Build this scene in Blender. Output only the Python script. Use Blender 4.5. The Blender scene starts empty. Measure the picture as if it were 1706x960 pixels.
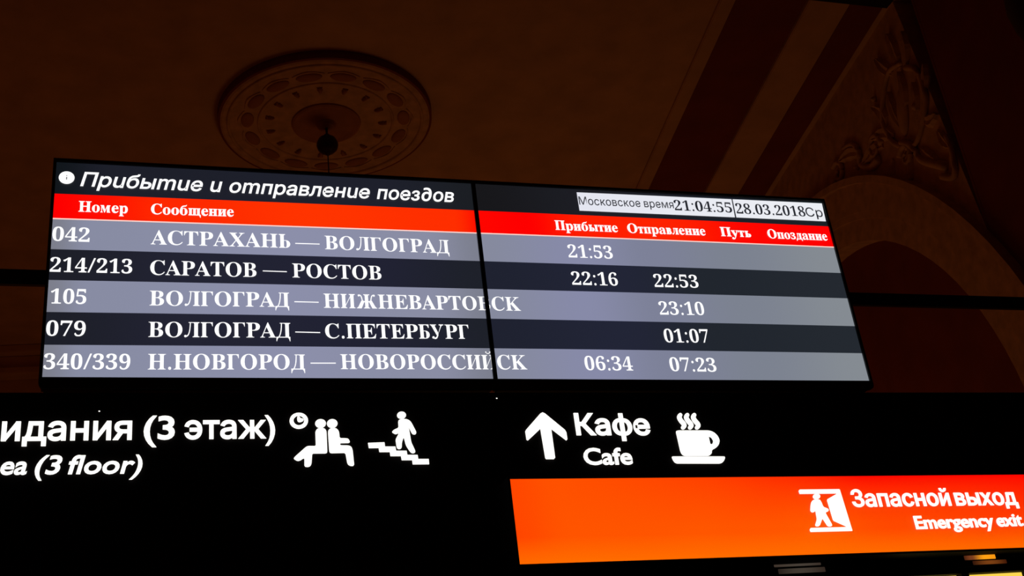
import bpy, bmesh, math, random
from mathutils import Vector, Matrix
R = math.radians
C = bpy.context.scene.collection
H0 = 1.6                                   # eye height above the floor
# ------------------------------------------------------------------ camera
cd = bpy.data.cameras.new('camera'); cam = bpy.data.objects.new('camera', cd); C.objects.link(cam)
cd.sensor_width = 36.0; cd.lens = 36.0 * 2000.0 / 1706.0; cd.clip_start = .05; cd.clip_end = 100
rr = Vector((0.95609722, -0.27077574, -0.11206517)); uu = Vector((-0.02530329, -0.45726123, 0.88897239)); ff = Vector((0.29195521, 0.84710842, 0.44403771))
cam.matrix_world = Matrix(((rr.x, uu.x, -ff.x, 0), (rr.y, uu.y, -ff.y, 0), (rr.z, uu.z, -ff.z, H0), (0, 0, 0, 1)))
bpy.context.scene.camera = cam
# ------------------------------------------------------------------ world, exposure
w = bpy.data.worlds.new('world'); bpy.context.scene.world = w; w.use_nodes = True
w.node_tree.nodes['Background'].inputs[0].default_value = (1, .28, .06, 1)
w.node_tree.nodes['Background'].inputs[1].default_value = 0.0
vs = bpy.context.scene.view_settings
vs.view_transform = 'Standard'; vs.look = 'None'; vs.exposure = 0; vs.gamma = 1; vs.use_curve_mapping = False
# ------------------------------------------------------------------ room frame: x' across the hall, y' along it
PHI = R(7.5); ex = Vector((math.cos(PHI), -math.sin(PHI), 0)); ey = Vector((math.sin(PHI), math.cos(PHI), 0))
def RM(x, y, z): return ex * x + ey * y + Vector((0, 0, z))
XR, XL, YB, YF, ZC = 5.576, -6.0, -4.0, 15.3, 7.0 + H0
# warm light of the hall from below the signs (out of view), plus an added fill
def lamp(name, p, power, col, size):
    l = bpy.data.lights.new(name, 'POINT'); l.energy = power; l.color = col; l.shadow_soft_size = size
    o = bpy.data.objects.new(name, l); C.objects.link(o); o.location = p; return o
lamp('unseen_hall_light', RM(2.4, 12.0, 1.9), 52, (1, .41, .12), 1.6)
lamp('unseen_hall_light', RM(-1.6, 9.5, 1.9), 9, (1, .16, .02), 1.0)  # redder fill added to tint the left of the ceiling
# ------------------------------------------------------------------ materials
def lin(c):
    c = c / 255.0
    return c / 12.92 if c <= .04045 else ((c + .055) / 1.055) ** 2.4
def rgb(*c): return tuple(lin(v) for v in c) + (1.0,)
def paint(name, col, rough=.7, var=.12, scale=3.0, bump=.05, metal=0.0, spec=.3):
    m = bpy.data.materials.new(name); m.use_nodes = True; nt = m.node_tree; b = nt.nodes['Principled BSDF']
    b.inputs['Roughness'].default_value = rough; b.inputs['Metallic'].default_value = metal
    b.inputs['Specular IOR Level'].default_value = spec
    tc = nt.nodes.new('ShaderNodeTexCoord'); n = nt.nodes.new('ShaderNodeTexNoise'); n.inputs['Scale'].default_value = scale; n.inputs['Detail'].default_value = 5
    nt.links.new(tc.outputs['Object'], n.inputs['Vector'])
    r = nt.nodes.new('ShaderNodeValToRGB'); r.color_ramp.elements[0].position = .3; r.color_ramp.elements[1].position = .7
    r.color_ramp.elements[0].color = tuple(v * (1 - var) for v in col[:3]) + (1,); r.color_ramp.elements[1].color = tuple(min(1, v * (1 + var)) for v in col[:3]) + (1,)
    nt.links.new(n.outputs['Fac'], r.inputs['Fac']); nt.links.new(r.outputs['Color'], b.inputs['Base Color'])
    if bump:
        n2 = nt.nodes.new('ShaderNodeTexNoise'); n2.inputs['Scale'].default_value = scale * 12; nt.links.new(tc.outputs['Object'], n2.inputs['Vector'])
        bp = nt.nodes.new('ShaderNodeBump'); bp.inputs['Strength'].default_value = bump; bp.inputs['Distance'].default_value = .01
        nt.links.new(n2.outputs['Fac'], bp.inputs['Height']); nt.links.new(bp.outputs['Normal'], b.inputs['Normal'])
    return m
def glow(name, stops, x0=0.0, x1=1.0, strength=1.0, noise=None, axis='X'):
    """emitting panel; stops = emission colour along the panel"""
    m = bpy.data.materials.new(name); m.use_nodes = True; nt = m.node_tree; b = nt.nodes['Principled BSDF']
    b.inputs['Base Color'].default_value = (.01, .01, .01, 1); b.inputs['Roughness'].default_value = .45; b.inputs['Specular IOR Level'].default_value = .2
    b.inputs['Emission Strength'].default_value = strength
    if len(stops) == 1: b.inputs['Emission Color'].default_value = rgb(*stops[0][1]); return m
    tc = nt.nodes.new('ShaderNodeTexCoord'); sp = nt.nodes.new('ShaderNodeSeparateXYZ'); nt.links.new(tc.outputs['Object'], sp.inputs[0])
    mr = nt.nodes.new('ShaderNodeMapRange'); mr.inputs[1].default_value = x0; mr.inputs[2].default_value = x1
    nt.links.new(sp.outputs[axis], mr.inputs[0])
    r = nt.nodes.new('ShaderNodeValToRGB'); r.color_ramp.interpolation = 'EASE'
    while len(r.color_ramp.elements) < len(stops): r.color_ramp.elements.new(.5)
    for e, (p, c) in zip(r.color_ramp.elements, stops): e.position = p; e.color = rgb(*c)
    nt.links.new(mr.outputs[0], r.inputs['Fac']); out = r.outputs['Color']
    if noise:
        n = nt.nodes.new('ShaderNodeTexNoise'); n.inputs['Scale'].default_value = noise[0]; n.inputs['Detail'].default_value = 1
        nt.links.new(tc.outputs['Object'], n.inputs['Vector'])
        mx = nt.nodes.new('ShaderNodeMix'); mx.data_type = 'RGBA'; mx.inputs['B'].default_value = rgb(*noise[1])
        m2 = nt.nodes.new('ShaderNodeMapRange'); m2.inputs[1].default_value = .4; m2.inputs[2].default_value = .75; m2.inputs[4].default_value = noise[2]
        nt.links.new(n.outputs['Fac'], m2.inputs[0]); nt.links.new(m2.outputs[0], mx.inputs['Factor']); nt.links.new(out, mx.inputs['A']); out = mx.outputs['Result']
    nt.links.new(out, b.inputs['Emission Color'])
    return m
M = {}
M['cream'] = paint('cream_plaster', (.62, .40, .24))
M['cream2'] = paint('cream_plaster_relief', (.62, .40, .24), scale=9, var=.18)
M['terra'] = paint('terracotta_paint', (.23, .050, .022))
M['terra_shade'] = paint('terracotta_shade_relief', (.42, .19, .10), scale=6)  # terracotta with relief shade painted in
M['floor'] = paint('stone_floor', (.3, .26, .22), rough=.35, scale=1.2)
M['black'] = paint('black_plastic', (.012, .012, .013), rough=.5, var=.3, scale=20, bump=.02)
M['panel'] = paint('matt_black_sign_panel', (.010, .008, .008), rough=.75, var=.2, scale=8, bump=0, spec=.1)
M['metal'] = paint('dark_metal', (.02, .018, .018), rough=.45, var=.2, scale=14, bump=.02, metal=.6)
M['bronze'] = paint('dark_bronze', (.05, .02, .012), rough=.4, var=.2, scale=12, bump=.05, metal=.5)
M['white'] = glow('white_screen_pixels', [(0, (255, 255, 255))], strength=1.15)
M['ink'] = glow('dark_screen_pixels', [(0, (34, 36, 44))])
M['white_sign'] = glow('backlit_white_acrylic', [(0, (255, 253, 246))], strength=1.3)
SC = dict(
 titleL=[(0, (17, 22, 27)), (.12, (29, 31, 41)), (.75, (30, 32, 43)), (1, (27, 30, 35))],
 titleR=[(0, (23, 23, 26)), (.3, (28, 29, 35)), (.7, (27, 30, 38)), (1, (25, 32, 36))],
 headL=[(0, (255, 0, 0)), (.08, (255, 10, 0)), (.25, (255, 40, 0)), (.6, (255, 52, 0)), (.93, (255, 46, 0)), (1, (255, 12, 0))],
 headR=[(0, (255, 5, 0)), (.12, (255, 0, 0)), (.3, (255, 30, 0)), (.5, (255, 34, 0)), (.75, (255, 6, 0)), (1, (255, 0, 0))],
 greyL=[(0, (125, 127, 140)), (.08, (136, 140, 163)), (.5, (140, 143, 170)), (.85, (138, 141, 164)), (1, (124, 127, 142))],
 greyR=[(0, (134, 138, 158)), (.25, (135, 138, 168)), (.45, (125, 129, 152)), (.7, (124, 130, 144)), (1, (133, 139, 146))],
 darkL=[(0, (29, 31, 40)), (.3, (34, 35, 50)), (.7, (33, 34, 51)), (1, (30, 33, 42))],
 darkR=[(0, (31, 34, 48)), (.35, (34, 37, 54)), (.6, (33, 38, 46)), (1, (36, 41, 48))])
for k, v in SC.items(): M[k] = glow('screen_' + k, v, 0, 1.22)
M['clockbg'] = glow('screen_clock', [(0, (226, 228, 240)), (1, (236, 238, 244))], 0, 1.2)
M['hair'] = glow('screen_hairline', [(0, (255, 214, 205))])
# ------------------------------------------------------------------ object helpers
def thing(name, label, cat, loc, rz=0.0, group=None):
    o = bpy.data.objects.new(name, None); C.objects.link(o); o.empty_display_size = .1
    o.location = loc; o.rotation_euler = (0, 0, rz); o['label'] = label; o['category'] = cat
    if group: o['group'] = group
    o['_m'] = 1
    return o
def wm(o):
    m = Matrix.LocRotScale(o.location, o.rotation_euler, None)
    return wm(o.parent) @ m if o.parent else m
def obj(name, VF, mat, parent=None, local=False, smooth=False, label=None):
    """VF = (verts, faces) in world coordinates (or in the parent's when local)"""
    V, F = VF
    me = bpy.data.meshes.new(name); o = bpy.data.objects.new(name, me); C.objects.link(o)
    if parent:
        o.parent = parent
        if not local:
            inv = wm(parent).inverted(); V = [inv @ Vector(v) for v in V]
    me.from_pydata([tuple(v) for v in V], [], F); me.materials.append(mat)
    if smooth:
        for p in me.polygons: p.use_smooth = True
    bm = bmesh.new(); bm.from_mesh(me); bmesh.ops.recalc_face_normals(bm, faces=bm.faces); bm.to_mesh(me); bm.free()
    me.update()
    if label: o['label'] = label
    return o
def structure(o): o['kind'] = 'structure'; return o
def join(*parts):
    V, F = [], []
    for v, f in parts:
        b = len(V); V += list(v); F += [tuple(i + b for i in q) for q in f]
    return V, F
def box(x0, x1, y0, y1, z0, z1, bev=0.0):
    if bev <= 0:
        V = [(x0, y0, z0), (x1, y0, z0), (x1, y1, z0), (x0, y1, z0), (x0, y0, z1), (x1, y0, z1), (x1, y1, z1), (x0, y1, z1)]
        return V, [(0, 3, 2, 1), (4, 5, 6, 7), (0, 1, 5, 4), (1, 2, 6, 5), (2, 3, 7, 6), (3, 0, 4, 7)]
    bm = bmesh.new(); v, f = box(x0, x1, y0, y1, z0, z1)
    vv = [bm.verts.new(p) for p in v]; [bm.faces.new([vv[i] for i in q]) for q in f]
    bmesh.ops.bevel(bm, geom=bm.edges[:], offset=bev, segments=2, affect='EDGES')
    bm.verts.index_update(); r = [tuple(p.co) for p in bm.verts], [tuple(q.index for q in g.verts) for g in bm.faces]; bm.free(); return r
def room(VF): return [RM(*v) for v in VF[0]], VF[1]
def tube(pts, rad, n=8, caps=True):
    V, F = [], []; pts = [Vector(p) for p in pts]
    for i, p in enumerate(pts):
        d = (pts[min(i + 1, len(pts) - 1)] - pts[max(i - 1, 0)]).normalized()
        a = d.cross(Vector((0, 0, 1))) if abs(d.z) < .95 else d.cross(Vector((1, 0, 0))); a.normalize(); b = d.cross(a)
        r = rad[i] if isinstance(rad, (list, tuple)) else rad
        V += [tuple(p + (a * math.cos(2 * math.pi * k / n) + b * math.sin(2 * math.pi * k / n)) * r) for k in range(n)]
    for i in range(len(pts) - 1):
        for k in range(n): F.append((i * n + k, i * n + (k + 1) % n, (i + 1) * n + (k + 1) % n, (i + 1) * n + k))
    if caps: F += [tuple(range(n))[::-1], tuple(range((len(pts) - 1) * n, len(pts) * n))]
    return V, F
def lathe(prof, c, n=48, sy=1.0, rot=0.0):
    """prof = [(r, z)] turned about a vertical axis through c"""
    V, F = [], []
    for r, z in prof:
        for k in range(n):
            a = 2 * math.pi * k / n; q = Vector((r * math.cos(a), r * math.sin(a) * sy, 0)); q.rotate(Matrix.Rotation(rot, 3, 'Z'))
            V.append((c[0] + q.x, c[1] + q.y, c[2] + z))
    for i in range(len(prof) - 1):
        for k in range(n): F.append((i * n + k, i * n + (k + 1) % n, (i + 1) * n + (k + 1) % n, (i + 1) * n + k))
    return V, F
def fill(layers, sx=1.0, off=0.0, ext=0.0):
    """flat (or extruded) shapes from closed outlines; returns verts in (x, 0, y) with extrusion towards -y"""
    V, F = [], []
    for l in layers:
        cu = bpy.data.curves.new('g', 'CURVE'); cu.dimensions = '2D'; cu.fill_mode = 'FRONT' if not ext else 'BOTH'; cu.offset = off; cu.extrude = ext / 2
        for c in l:
            s = cu.splines.new('POLY'); s.points.add(len(c) - 1); s.use_cyclic_u = True
            for i, (x, y) in enumerate(c): s.points[i].co = (x * sx, y * sx, 0, 1)
        ob = bpy.data.objects.new('g', cu); me = bpy.data.meshes.new_from_object(ob); b = len(V)
        V += [(v.co.x, -v.co.z - ext / 2, v.co.y) for v in me.vertices]; F += [tuple(i + b for i in p.vertices) for p in me.polygons]
        bpy.data.objects.remove(ob); bpy.data.meshes.remove(me); bpy.data.curves.remove(cu)
    return V, F
# ------------------------------------------------------------------ letterforms (outlines in 1/1000 em)
FONT = {'bold': """А 436 -9 0,-9 18,9 21,24 30,36 47,49 75,206 466,224 465,384 87,411 34,425 22,443 18,443 0,229 0,229 18,270 25,283 46,273 81,253 132,103 132,79 71,76 59,75 48,87 26,124 18,128 18,128 0;113 161,242 161,177 319
В 442 16 0,16 17,45 22,62 32,72 51,75 82,75 369,73 394,69 412,62 425,51 433,36 437,15 439,15 455,220 455,297 449,352 429,385 396,396 351,389 313,369 283,335 261,287 247,344 231,385 206,410 173,418 132,407 76,371 35,314 9,238 0;182 252,188 252,234 257,263 272,279 301,285 345,281 385,269 412,248 428,216 434,198 432,188 425,183 412,182 391;222 24,259 30,283 49,296 81,301 128,295 176,277 208,245 225,197 231,182 231,182 65,184 46,190 33,202 26
С 468 257 -11,193 -3,137 20,91 56,56 104,34 162,26 228,34 294,56 351,92 399,139 435,195 458,259 465,309 459,367 440,388 435,408 443,419 465,437 465,437 308,420 308,392 364,356 407,313 434,265 443,212 430,174 389,151 321,144 226,152 138,177 74,219 36,278 24,318 29,358 45,395 71,428 106,447 89,409 45,365 14,314 -5
Е 442 14 0,14 17,44 20,62 30,72 48,75 78,75 369,72 405,62 425,44 435,16 439,16 455,399 455,399 320,383 320,369 373,340 406,295 424,232 430,200 428,191 424,186 417,183 388,183 246,193 246,232 252,259 269,277 300,288 345,304 345,304 118,287 118,282 154,273 181,259 201,241 213,216 220,185 222,183 222,183 67,185 47,192 35,206 29,230 28,276 30,313 39,345 53,371 75,393 105,411 143,430 143,402 0
Н 523 15 0,15 17,45 22,62 32,72 50,75 81,75 379,71 406,62 424,44 434,16 439,16 455,242 455,242 439,204 432,193 425,187 415,183 400,182 379,182 251,342 251,342 379,337 415,331 425,320 432,282 439,282 455,507 455,507 439,478 434,461 424,452 407,449 379,449 81,452 52,461 33,478 22,507 17,507 0,282 0,282 17,311 21,329 31,339 49,342 81,342 221,182 221,182 81,185 50,194 32,212 22,242 17,242 0
К 510 16 0,16 17,45 22,63 32,72 50,75 81,75 379,72 406,63 424,45 434,17 439,17 455,242 455,242 439,205 432,194 425,187 415,184 400,183 379,183 234,321 373,342 398,349 418,334 434,291 439,291 455,486 455,486 439,477 439,415 419,345 361,271 285,463 46,487 25,501 20,519 17,519 0,281 0,281 17,306 18,322 21,331 27,334 34,329 47,316 66,199 214,183 198,183 81,186 50,195 32,213 22,242 17,242 0
О 525 261 -11,213 -6,169 7,129 29,94 58,66 93,45 134,32 179,28 228,32 276,45 321,66 362,95 397,130 426,170 448,216 462,265 466,313 462,357 448,397 427,431 399,459 364,481 323,494 277,498 228,494 179,481 134,459 93,430 58,395 29,355 7,310 -6;265 12,315 26,351 66,372 133,379 228,371 321,348 389,310 430,260 443,210 430,174 389,152 322,145 228,153 135,177 67,215 26
Р 418 15 0,15 17,45 22,62 32,72 50,75 81,75 379,71 406,62 424,44 434,16 439,16 455,214 455,287 452,336 440,366 422,390 398,404 367,409 332,398 280,367 240,314 214,242 206,182 206,182 81,185 50,194 32,212 22,242 17,242 0;182 230,201 230,244 235,272 253,287 283,292 329,288 375,275 406,252 425,216 431,199 429,189 424,184 414,182 398
Т 423 92 0,92 17,123 21,142 31,152 50,156 81,156 433,149 433,102 426,65 403,41 367,29 318,11 318,11 455,410 455,410 317,394 317,381 368,357 404,319 426,269 433,263 433,263 81,267 49,276 30,296 21,328 17,328 0
Х 471 11 0,11 17,53 30,90 66,193 208,78 386,47 425,33 435,16 439,14 439,14 455,244 455,244 439,229 439,200 433,190 415,193 404,201 388,265 289,322 373,335 396,339 414,328 432,293 439,293 455,458 455,458 439,455 439,427 435,403 423,380 403,357 373,281 265,413 57,436 28,448 20,461 17,464 17,464 0,238 0,238 17,243 17,278 23,290 41,286 57,275 79,210 183,138 81,128 62,124 45,137 24,174 17,174 0
Г 372 16 0,210 0,210 20,180 28,166 48,166 407,180 427,210 435,210 455,16 455,16 435,46 427,60 407,60 48,46 28,16 20|16 431,352 431,352 455,16 455|352 455,352 330,338 330,318 395,280 431,280 440
П 482 16 0,210 0,210 20,180 28,166 48,166 407,180 427,210 435,210 455,16 455,16 435,46 427,60 407,60 48,46 28,16 20|272 0,466 0,466 20,436 28,422 48,422 407,436 427,466 435,466 455,272 455,272 435,302 427,316 407,316 48,302 28,272 20|16 431,466 431,466 455,16 455
Л 459 251 0,445 0,445 20,415 28,401 48,401 407,415 427,445 435,445 455,251 455,251 435,281 427,295 407,295 48,281 28,251 20|140 432,445 432,445 455,140 455|205 451,203 390,200 333,196 279,191 228,184 182,175 140,164 103,152 71,135 43,114 22,87 8,60 4,56 48,76 49,92 55,106 67,121 87,134 114,145 148,154 187,161 232,166 281,170 335,173 391,175 451|94 34,90 50,80 64,64 71,48 71,32 64,22 50,18 34,22 18,32 4,48 -3,64 -3,80 4,90 18
Д 429 275 0,381 0,381 407,395 427,425 435,425 455,231 455,231 435,261 427,275 407|120 432,425 432,425 455,120 455|186 450,183 370,179 298,172 233,162 175,150 124,135 80,118 42,97 11,71 29,90 57,106 91,119 133,131 181,140 237,147 301,151 372,154 452|14 0,415 0,415 28,14 28|14 24,14 -112,32 -112,52 -40,84 0,84 20|415 24,415 -112,397 -112,377 -40,345 0,345 20
Ж 676 241 0,435 0,435 20,405 28,391 48,391 407,405 427,435 435,435 455,241 455,241 435,271 427,285 407,285 48,271 28,241 20|384 231,458 244,445 233,453 257,460 288,466 323,475 360,487 394,506 424,535 444,569 446,571 412,545 411,530 401,518 380,507 350,500 316,493 281,486 248,477 222,464 211,390 197|608 415,605 430,595 442,582 448,566 448,553 442,543 430,540 415,543 400,553 388,566 382,582 382,595 388,605 400|398 237,499 255,600 60,638 20,658 20,658 0,503 0|286 197,212 211,199 222,190 248,183 281,176 316,169 350,158 380,146 401,131 411,105 412,107 446,141 444,170 424,189 394,201 360,210 323,216 288,223 257,231 233,218 244,292 231|136 415,133 430,123 442,110 448,94 448,81 442,71 430,68 415,71 400,81 388,94 382,110 382,123 388,133 400|278 237,177 255,76 60,38 20,18 20,18 0,173 0
И 482 16 0,210 0,210 20,180 28,166 48,166 407,180 427,210 435,210 455,16 455,16 435,46 427,60 407,60 48,46 28,16 20|272 0,466 0,466 20,436 28,422 48,422 407,436 427,466 435,466 455,272 455,272 435,302 427,316 407,316 48,302 28,272 20|160 60,322 361,322 403,160 102
Й 482 16 0,210 0,210 20,180 28,166 48,166 407,180 427,210 435,210 455,16 455,16 435,46 427,60 407,60 48,46 28,16 20|272 0,466 0,466 20,436 28,422 48,422 407,436 427,466 435,466 455,272 455,272 435,302 427,316 407,316 48,302 28,272 20|160 60,322 361,322 403,160 102|201 547,199 557,193 564,184 568,174 568,165 564,159 557,157 547,159 537,165 530,174 526,184 526,193 530,199 537|325 547,323 557,317 564,308 568,298 568,289 564,283 557,281 547,283 537,289 530,298 526,308 526,317 530,323 537|171 553,182 536,195 525,210 517,225 514,241 514,257 514,272 517,287 525,300 536,311 553,319 549,311 529,298 512,282 499,262 490,241 486,220 490,200 499,184 512,171 529,163 549
Б 369 16 0,210 0,210 20,180 28,166 48,166 407,180 427,210 435,210 455,16 455,16 435,46 427,60 407,60 48,46 28,16 20|158 0,222 0,255 4,286 17,313 37,334 64,347 94,351 127,347 160,334 191,313 217,286 238,255 250,222 255,158 255,158 235,222 235,228 231,233 220,238 203,242 181,244 155,245 127,244 100,242 74,238 51,233 34,228 24,222 20,158 20|16 431,337 431,337 455,16 455|337 455,337 340,319 340,291 405,241 435
У 450 8 455,8 435,40 425,60 395,205 95,262 165,165 395,166 427,205 435,205 455|290 455,290 435,330 425,336 395,236 120,190 20,150 22,196 60,215 110,356 385,385 425,430 435,430 455|260 134,245 95,231 61,216 33,198 9,175 -7,146 -12,118 -5,92 9,104 39,128 34,144 36,154 41,165 47,180 59,196 80,214 109,232 146|132 42,128 59,117 73,101 81,83 81,67 73,56 59,52 42,56 25,67 11,83 3,101 3,117 11,128 25
Ь 367 16 0,210 0,210 20,180 28,166 48,166 407,180 427,210 435,210 455,16 455,16 435,46 427,60 407,60 48,46 28,16 20|158 0,222 0,255 4,286 17,313 37,334 64,347 94,351 127,347 160,334 191,313 217,286 238,255 250,222 255,158 255,158 235,222 235,228 231,233 220,238 203,242 181,244 155,245 127,244 100,242 74,238 51,233 34,228 24,222 20,158 20
а 344 255 -10,232 -7,216 1,205 15,200 35,151 2,95 -9,64 -4,40 11,25 34,20 63,31 104,63 136,119 164,199 190,199 241,196 266,187 282,171 292,148 296,115 290,104 274,113 257,121 243,123 231,120 215,110 202,95 194,77 191,59 194,45 203,36 218,33 236,37 259,49 278,69 295,95 308,126 316,162 318,223 312,263 292,285 259,293 210,293 62,295 40,298 36,304 34,320 42,329 28,294 -1;151 34,174 41,187 50,199 63,199 169,164 157,138 139,123 114,118 84,126 46
е 301 154 -10,117 -5,85 10,58 35,37 69,24 109,19 157,24 201,38 240,59 273,87 298,120 313,157 318,209 309,249 280,274 234,283 173,283 166,117 166,123 112,138 73,164 50,199 42,237 53,270 86,285 73,258 36,228 11,193 -5;116 192,201 192,201 215,199 252,193 277,181 292,161 297,141 291,127 274,119 244,116 203
о 336 169 -10,127 -5,90 11,60 37,38 70,24 110,19 154,24 199,38 239,60 272,90 297,127 313,168 318,209 313,245 298,275 273,298 240,312 200,317 154,312 108,298 69,275 36,245 11,210 -5;169 11,193 18,209 39,214 56,217 81,220 154,217 227,208 271,192 292,169 299,144 292,128 271,120 227,117 154,120 82,123 56,128 39,144 18
р 371 17 -139,17 -124,31 -122,40 -117,47 -110,50 -101,52 -64,52 243,51 269,46 283,37 291,19 295,19 310,143 310,143 263,160 287,180 305,203 315,230 319,264 314,293 298,317 274,335 241,346 203,350 160,346 113,334 72,316 38,291 12,261 -5,227 -10,183 1,148 32,148 -58,152 -99,158 -110,167 -118,197 -123,197 -139;195 28,222 36,239 59,249 99,253 154,250 208,241 248,225 270,199 278,171 267,148 235,148 69,167 38
с 293 156 -10,119 -5,87 11,59 35,38 68,24 106,19 150,25 196,40 237,64 271,96 297,133 313,175 319,218 314,250 298,271 275,277 245,275 228,266 215,253 207,236 204,219 207,206 216,199 230,196 251,197 261,197 271,190 290,169 297,144 290,126 269,116 235,112 187,118 123,137 76,166 48,204 38,239 47,271 72,285 60,258 30,227 8,193 -6
у 300 52 -140,29 -137,10 -125,-3 -107,-7 -84,-4 -67,5 -53,18 -43,36 -40,51 -42,64 -49,72 -61,75 -76,74 -81,74 -87,77 -96,86 -99,99 -92,114 -74,129 -44,140 -5,36 251,25 275,15 287,8 292,-3 293,-5 293,-5 310,162 310,162 293,136 289,130 284,128 275,130 267,133 257,185 119,230 241,236 260,238 274,236 284,229 289,203 293,203 310,300 310,300 293,287 290,277 281,259 242,162 -24,145 -65,129 -96,113 -117,95 -131,76 -138
х 319 5 0,5 15,34 29,62 56,123 136,43 263,24 285,4 293,4 310,169 310,169 294,147 291,140 280,149 260,183 206,224 257,232 268,234 279,232 286,227 290,201 294,201 310,311 310,311 296,283 283,254 254,198 184,291 36,303 21,310 17,319 15,319 0,155 0,155 16,178 19,184 24,185 30,182 43,173 59,138 114,97 61,88 46,85 34,92 20,114 15,118 15,118 0
н 366 16 0,174 0,174 19,156 27,142 47,142 263,156 283,174 291,174 310,16 310,16 291,34 283,48 263,48 47,34 27,16 19|192 0,350 0,350 19,332 27,318 47,318 263,332 283,350 291,350 310,192 310,192 291,210 283,224 263,224 47,210 27,192 19|138 141,228 141,228 169,138 169
и 366 16 0,174 0,174 19,156 27,142 47,142 263,156 283,174 291,174 310,16 310,16 291,34 283,48 263,48 47,34 27,16 19|192 0,350 0,350 19,332 27,318 47,318 263,332 283,350 291,350 310,192 310,192 291,210 283,224 263,224 47,210 27,192 19|136 41,230 235,230 277,136 83
п 366 16 0,174 0,174 19,156 27,142 47,142 263,156 283,174 291,174 310,16 310,16 291,34 283,48 263,48 47,34 27,16 19|192 0,350 0,350 19,332 27,318 47,318 263,332 283,350 291,350 310,192 310,192 291,210 283,224 263,224 47,210 27,192 19|16 287,350 287,350 310,16 310
л 339 167 0,325 0,325 19,307 27,293 47,293 263,307 283,325 291,325 310,167 310,167 291,185 283,199 263,199 47,185 27,167 19|95 288,325 288,325 310,95 310|143 306,142 265,140 226,137 189,134 155,129 123,123 94,116 69,107 46,96 27,81 12,62 2,43 -1,39 37,52 37,61 40,70 48,79 61,87 79,95 101,101 128,105 158,109 191,112 227,113 266,115 306|66 23,63 34,56 43,46 48,34 48,24 43,17 34,14 23,17 12,24 3,34 -2,46 -2,56 3,63 12
д 332 190 0,284 0,284 263,298 283,316 291,316 310,158 310,158 291,176 283,190 263|82 288,316 288,316 310,82 310|131 306,129 251,126 202,121 158,115 119,106 84,96 55,84 29,70 10,45 28,58 45,68 66,77 93,85 125,91 162,96 205,99 253,101 306|14 0,318 0,318 27,14 27|14 23,14 -76,32 -76,52 -27,84 0,84 19|318 23,318 -76,300 -76,280 -27,248 0,248 19
ь 286 16 0,174 0,174 19,156 27,142 47,142 263,156 283,174 291,174 310,16 310,16 291,34 283,48 263,48 47,34 27,16 19|134 0,180 0,204 3,225 12,244 25,258 43,267 64,270 87,267 109,258 130,244 148,225 162,204 171,180 174,134 174,134 155,180 155,179 152,178 146,177 135,177 121,176 104,176 87,176 69,177 53,177 39,178 28,179 21,180 19,134 19
ы 452 16 0,174 0,174 19,156 27,142 47,142 263,156 283,174 291,174 310,16 310,16 291,34 283,48 263,48 47,34 27,16 19|134 0,180 0,204 3,225 12,244 25,258 43,267 64,270 87,267 109,258 130,244 148,225 162,204 171,180 174,134 174,134 155,180 155,179 152,178 146,177 135,177 121,176 104,176 87,176 69,177 53,177 39,178 28,179 21,180 19,134 19|280 0,438 0,438 19,420 27,406 47,406 263,420 283,438 291,438 310,280 310,280 291,298 283,312 263,312 47,298 27,280 19
т 274 58 0,216 0,216 19,198 27,184 47,184 310,90 310,90 47,76 27,58 19|12 286,262 286,262 310,12 310|12 310,12 220,26 220,46 270,80 291|262 310,262 220,248 220,228 270,194 291
щ 512 16 0,174 0,174 19,156 27,142 47,142 263,156 283,174 291,174 310,16 310,16 291,34 283,48 263,48 47,34 27,16 19|174 0,332 0,332 19,314 27,300 47,300 263,314 283,332 291,332 310,174 310,174 291,192 283,206 263,206 47,192 27,174 19|332 0,490 0,490 19,472 27,458 47,458 263,472 283,490 291,490 310,332 310,332 291,350 283,364 263,364 47,350 27,332 19|16 0,500 0,500 24,16 24|500 24,500 -95,484 -95,460 -30,438 0
м 439 16 0,104 0,104 19,86 27,72 47,72 263,86 283,104 291,104 310,16 310,16 291,34 283,48 263,48 47,34 27,16 19|272 0,398 0,398 19,380 27,366 47,366 263,380 283,398 291,398 310,272 310,272 291,272 263,272 47,272 19|48 310,142 310,202 65,172 0|167 0,187 0,286 290,272 310
в 284 16 0,174 0,174 19,156 27,142 47,142 263,156 283,174 291,174 310,16 310,16 291,34 283,48 263,48 47,34 27,16 19|134 0,180 0,204 3,225 11,244 25,258 42,267 62,270 84,267 105,258 126,244 143,225 156,204 165,180 167,134 167,134 148,180 148,179 146,178 140,177 129,177 116,176 100,176 84,176 67,177 51,177 38,178 28,179 21,180 19,134 19|134 148,175 148,195 151,214 159,230 172,242 189,249 208,252 229,249 250,242 270,230 286,214 299,195 307,175 310,134 310,134 291,175 291,172 289,169 283,166 273,164 260,163 245,163 229,163 213,164 198,166 186,169 176,172 170,175 167,134 167
з 292 127 -5,91 -3,63 3,41 12,27 24,18 37,15 51,18 66,28 78,42 85,59 87,64 61,77 43,98 32,123 28,140 29,155 34,168 42,179 55,186 72,188 96,183 120,167 139,141 152,107 157,74 157,74 186,109 186,139 190,159 204,172 226,176 253,172 276,165 293,151 304,132 307,115 304,104 297,95 285,90 270,87 235,58 238,37 246,23 258,19 277,27 299,48 318,84 331,135 335,185 331,223 316,247 292,256 260,250 231,232 208,207 190,176 177,197 172,218 164,238 153,254 139,265 120,269 95,266 70,257 48,243 30,225 17,204 7,179 1,154 -3
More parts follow.
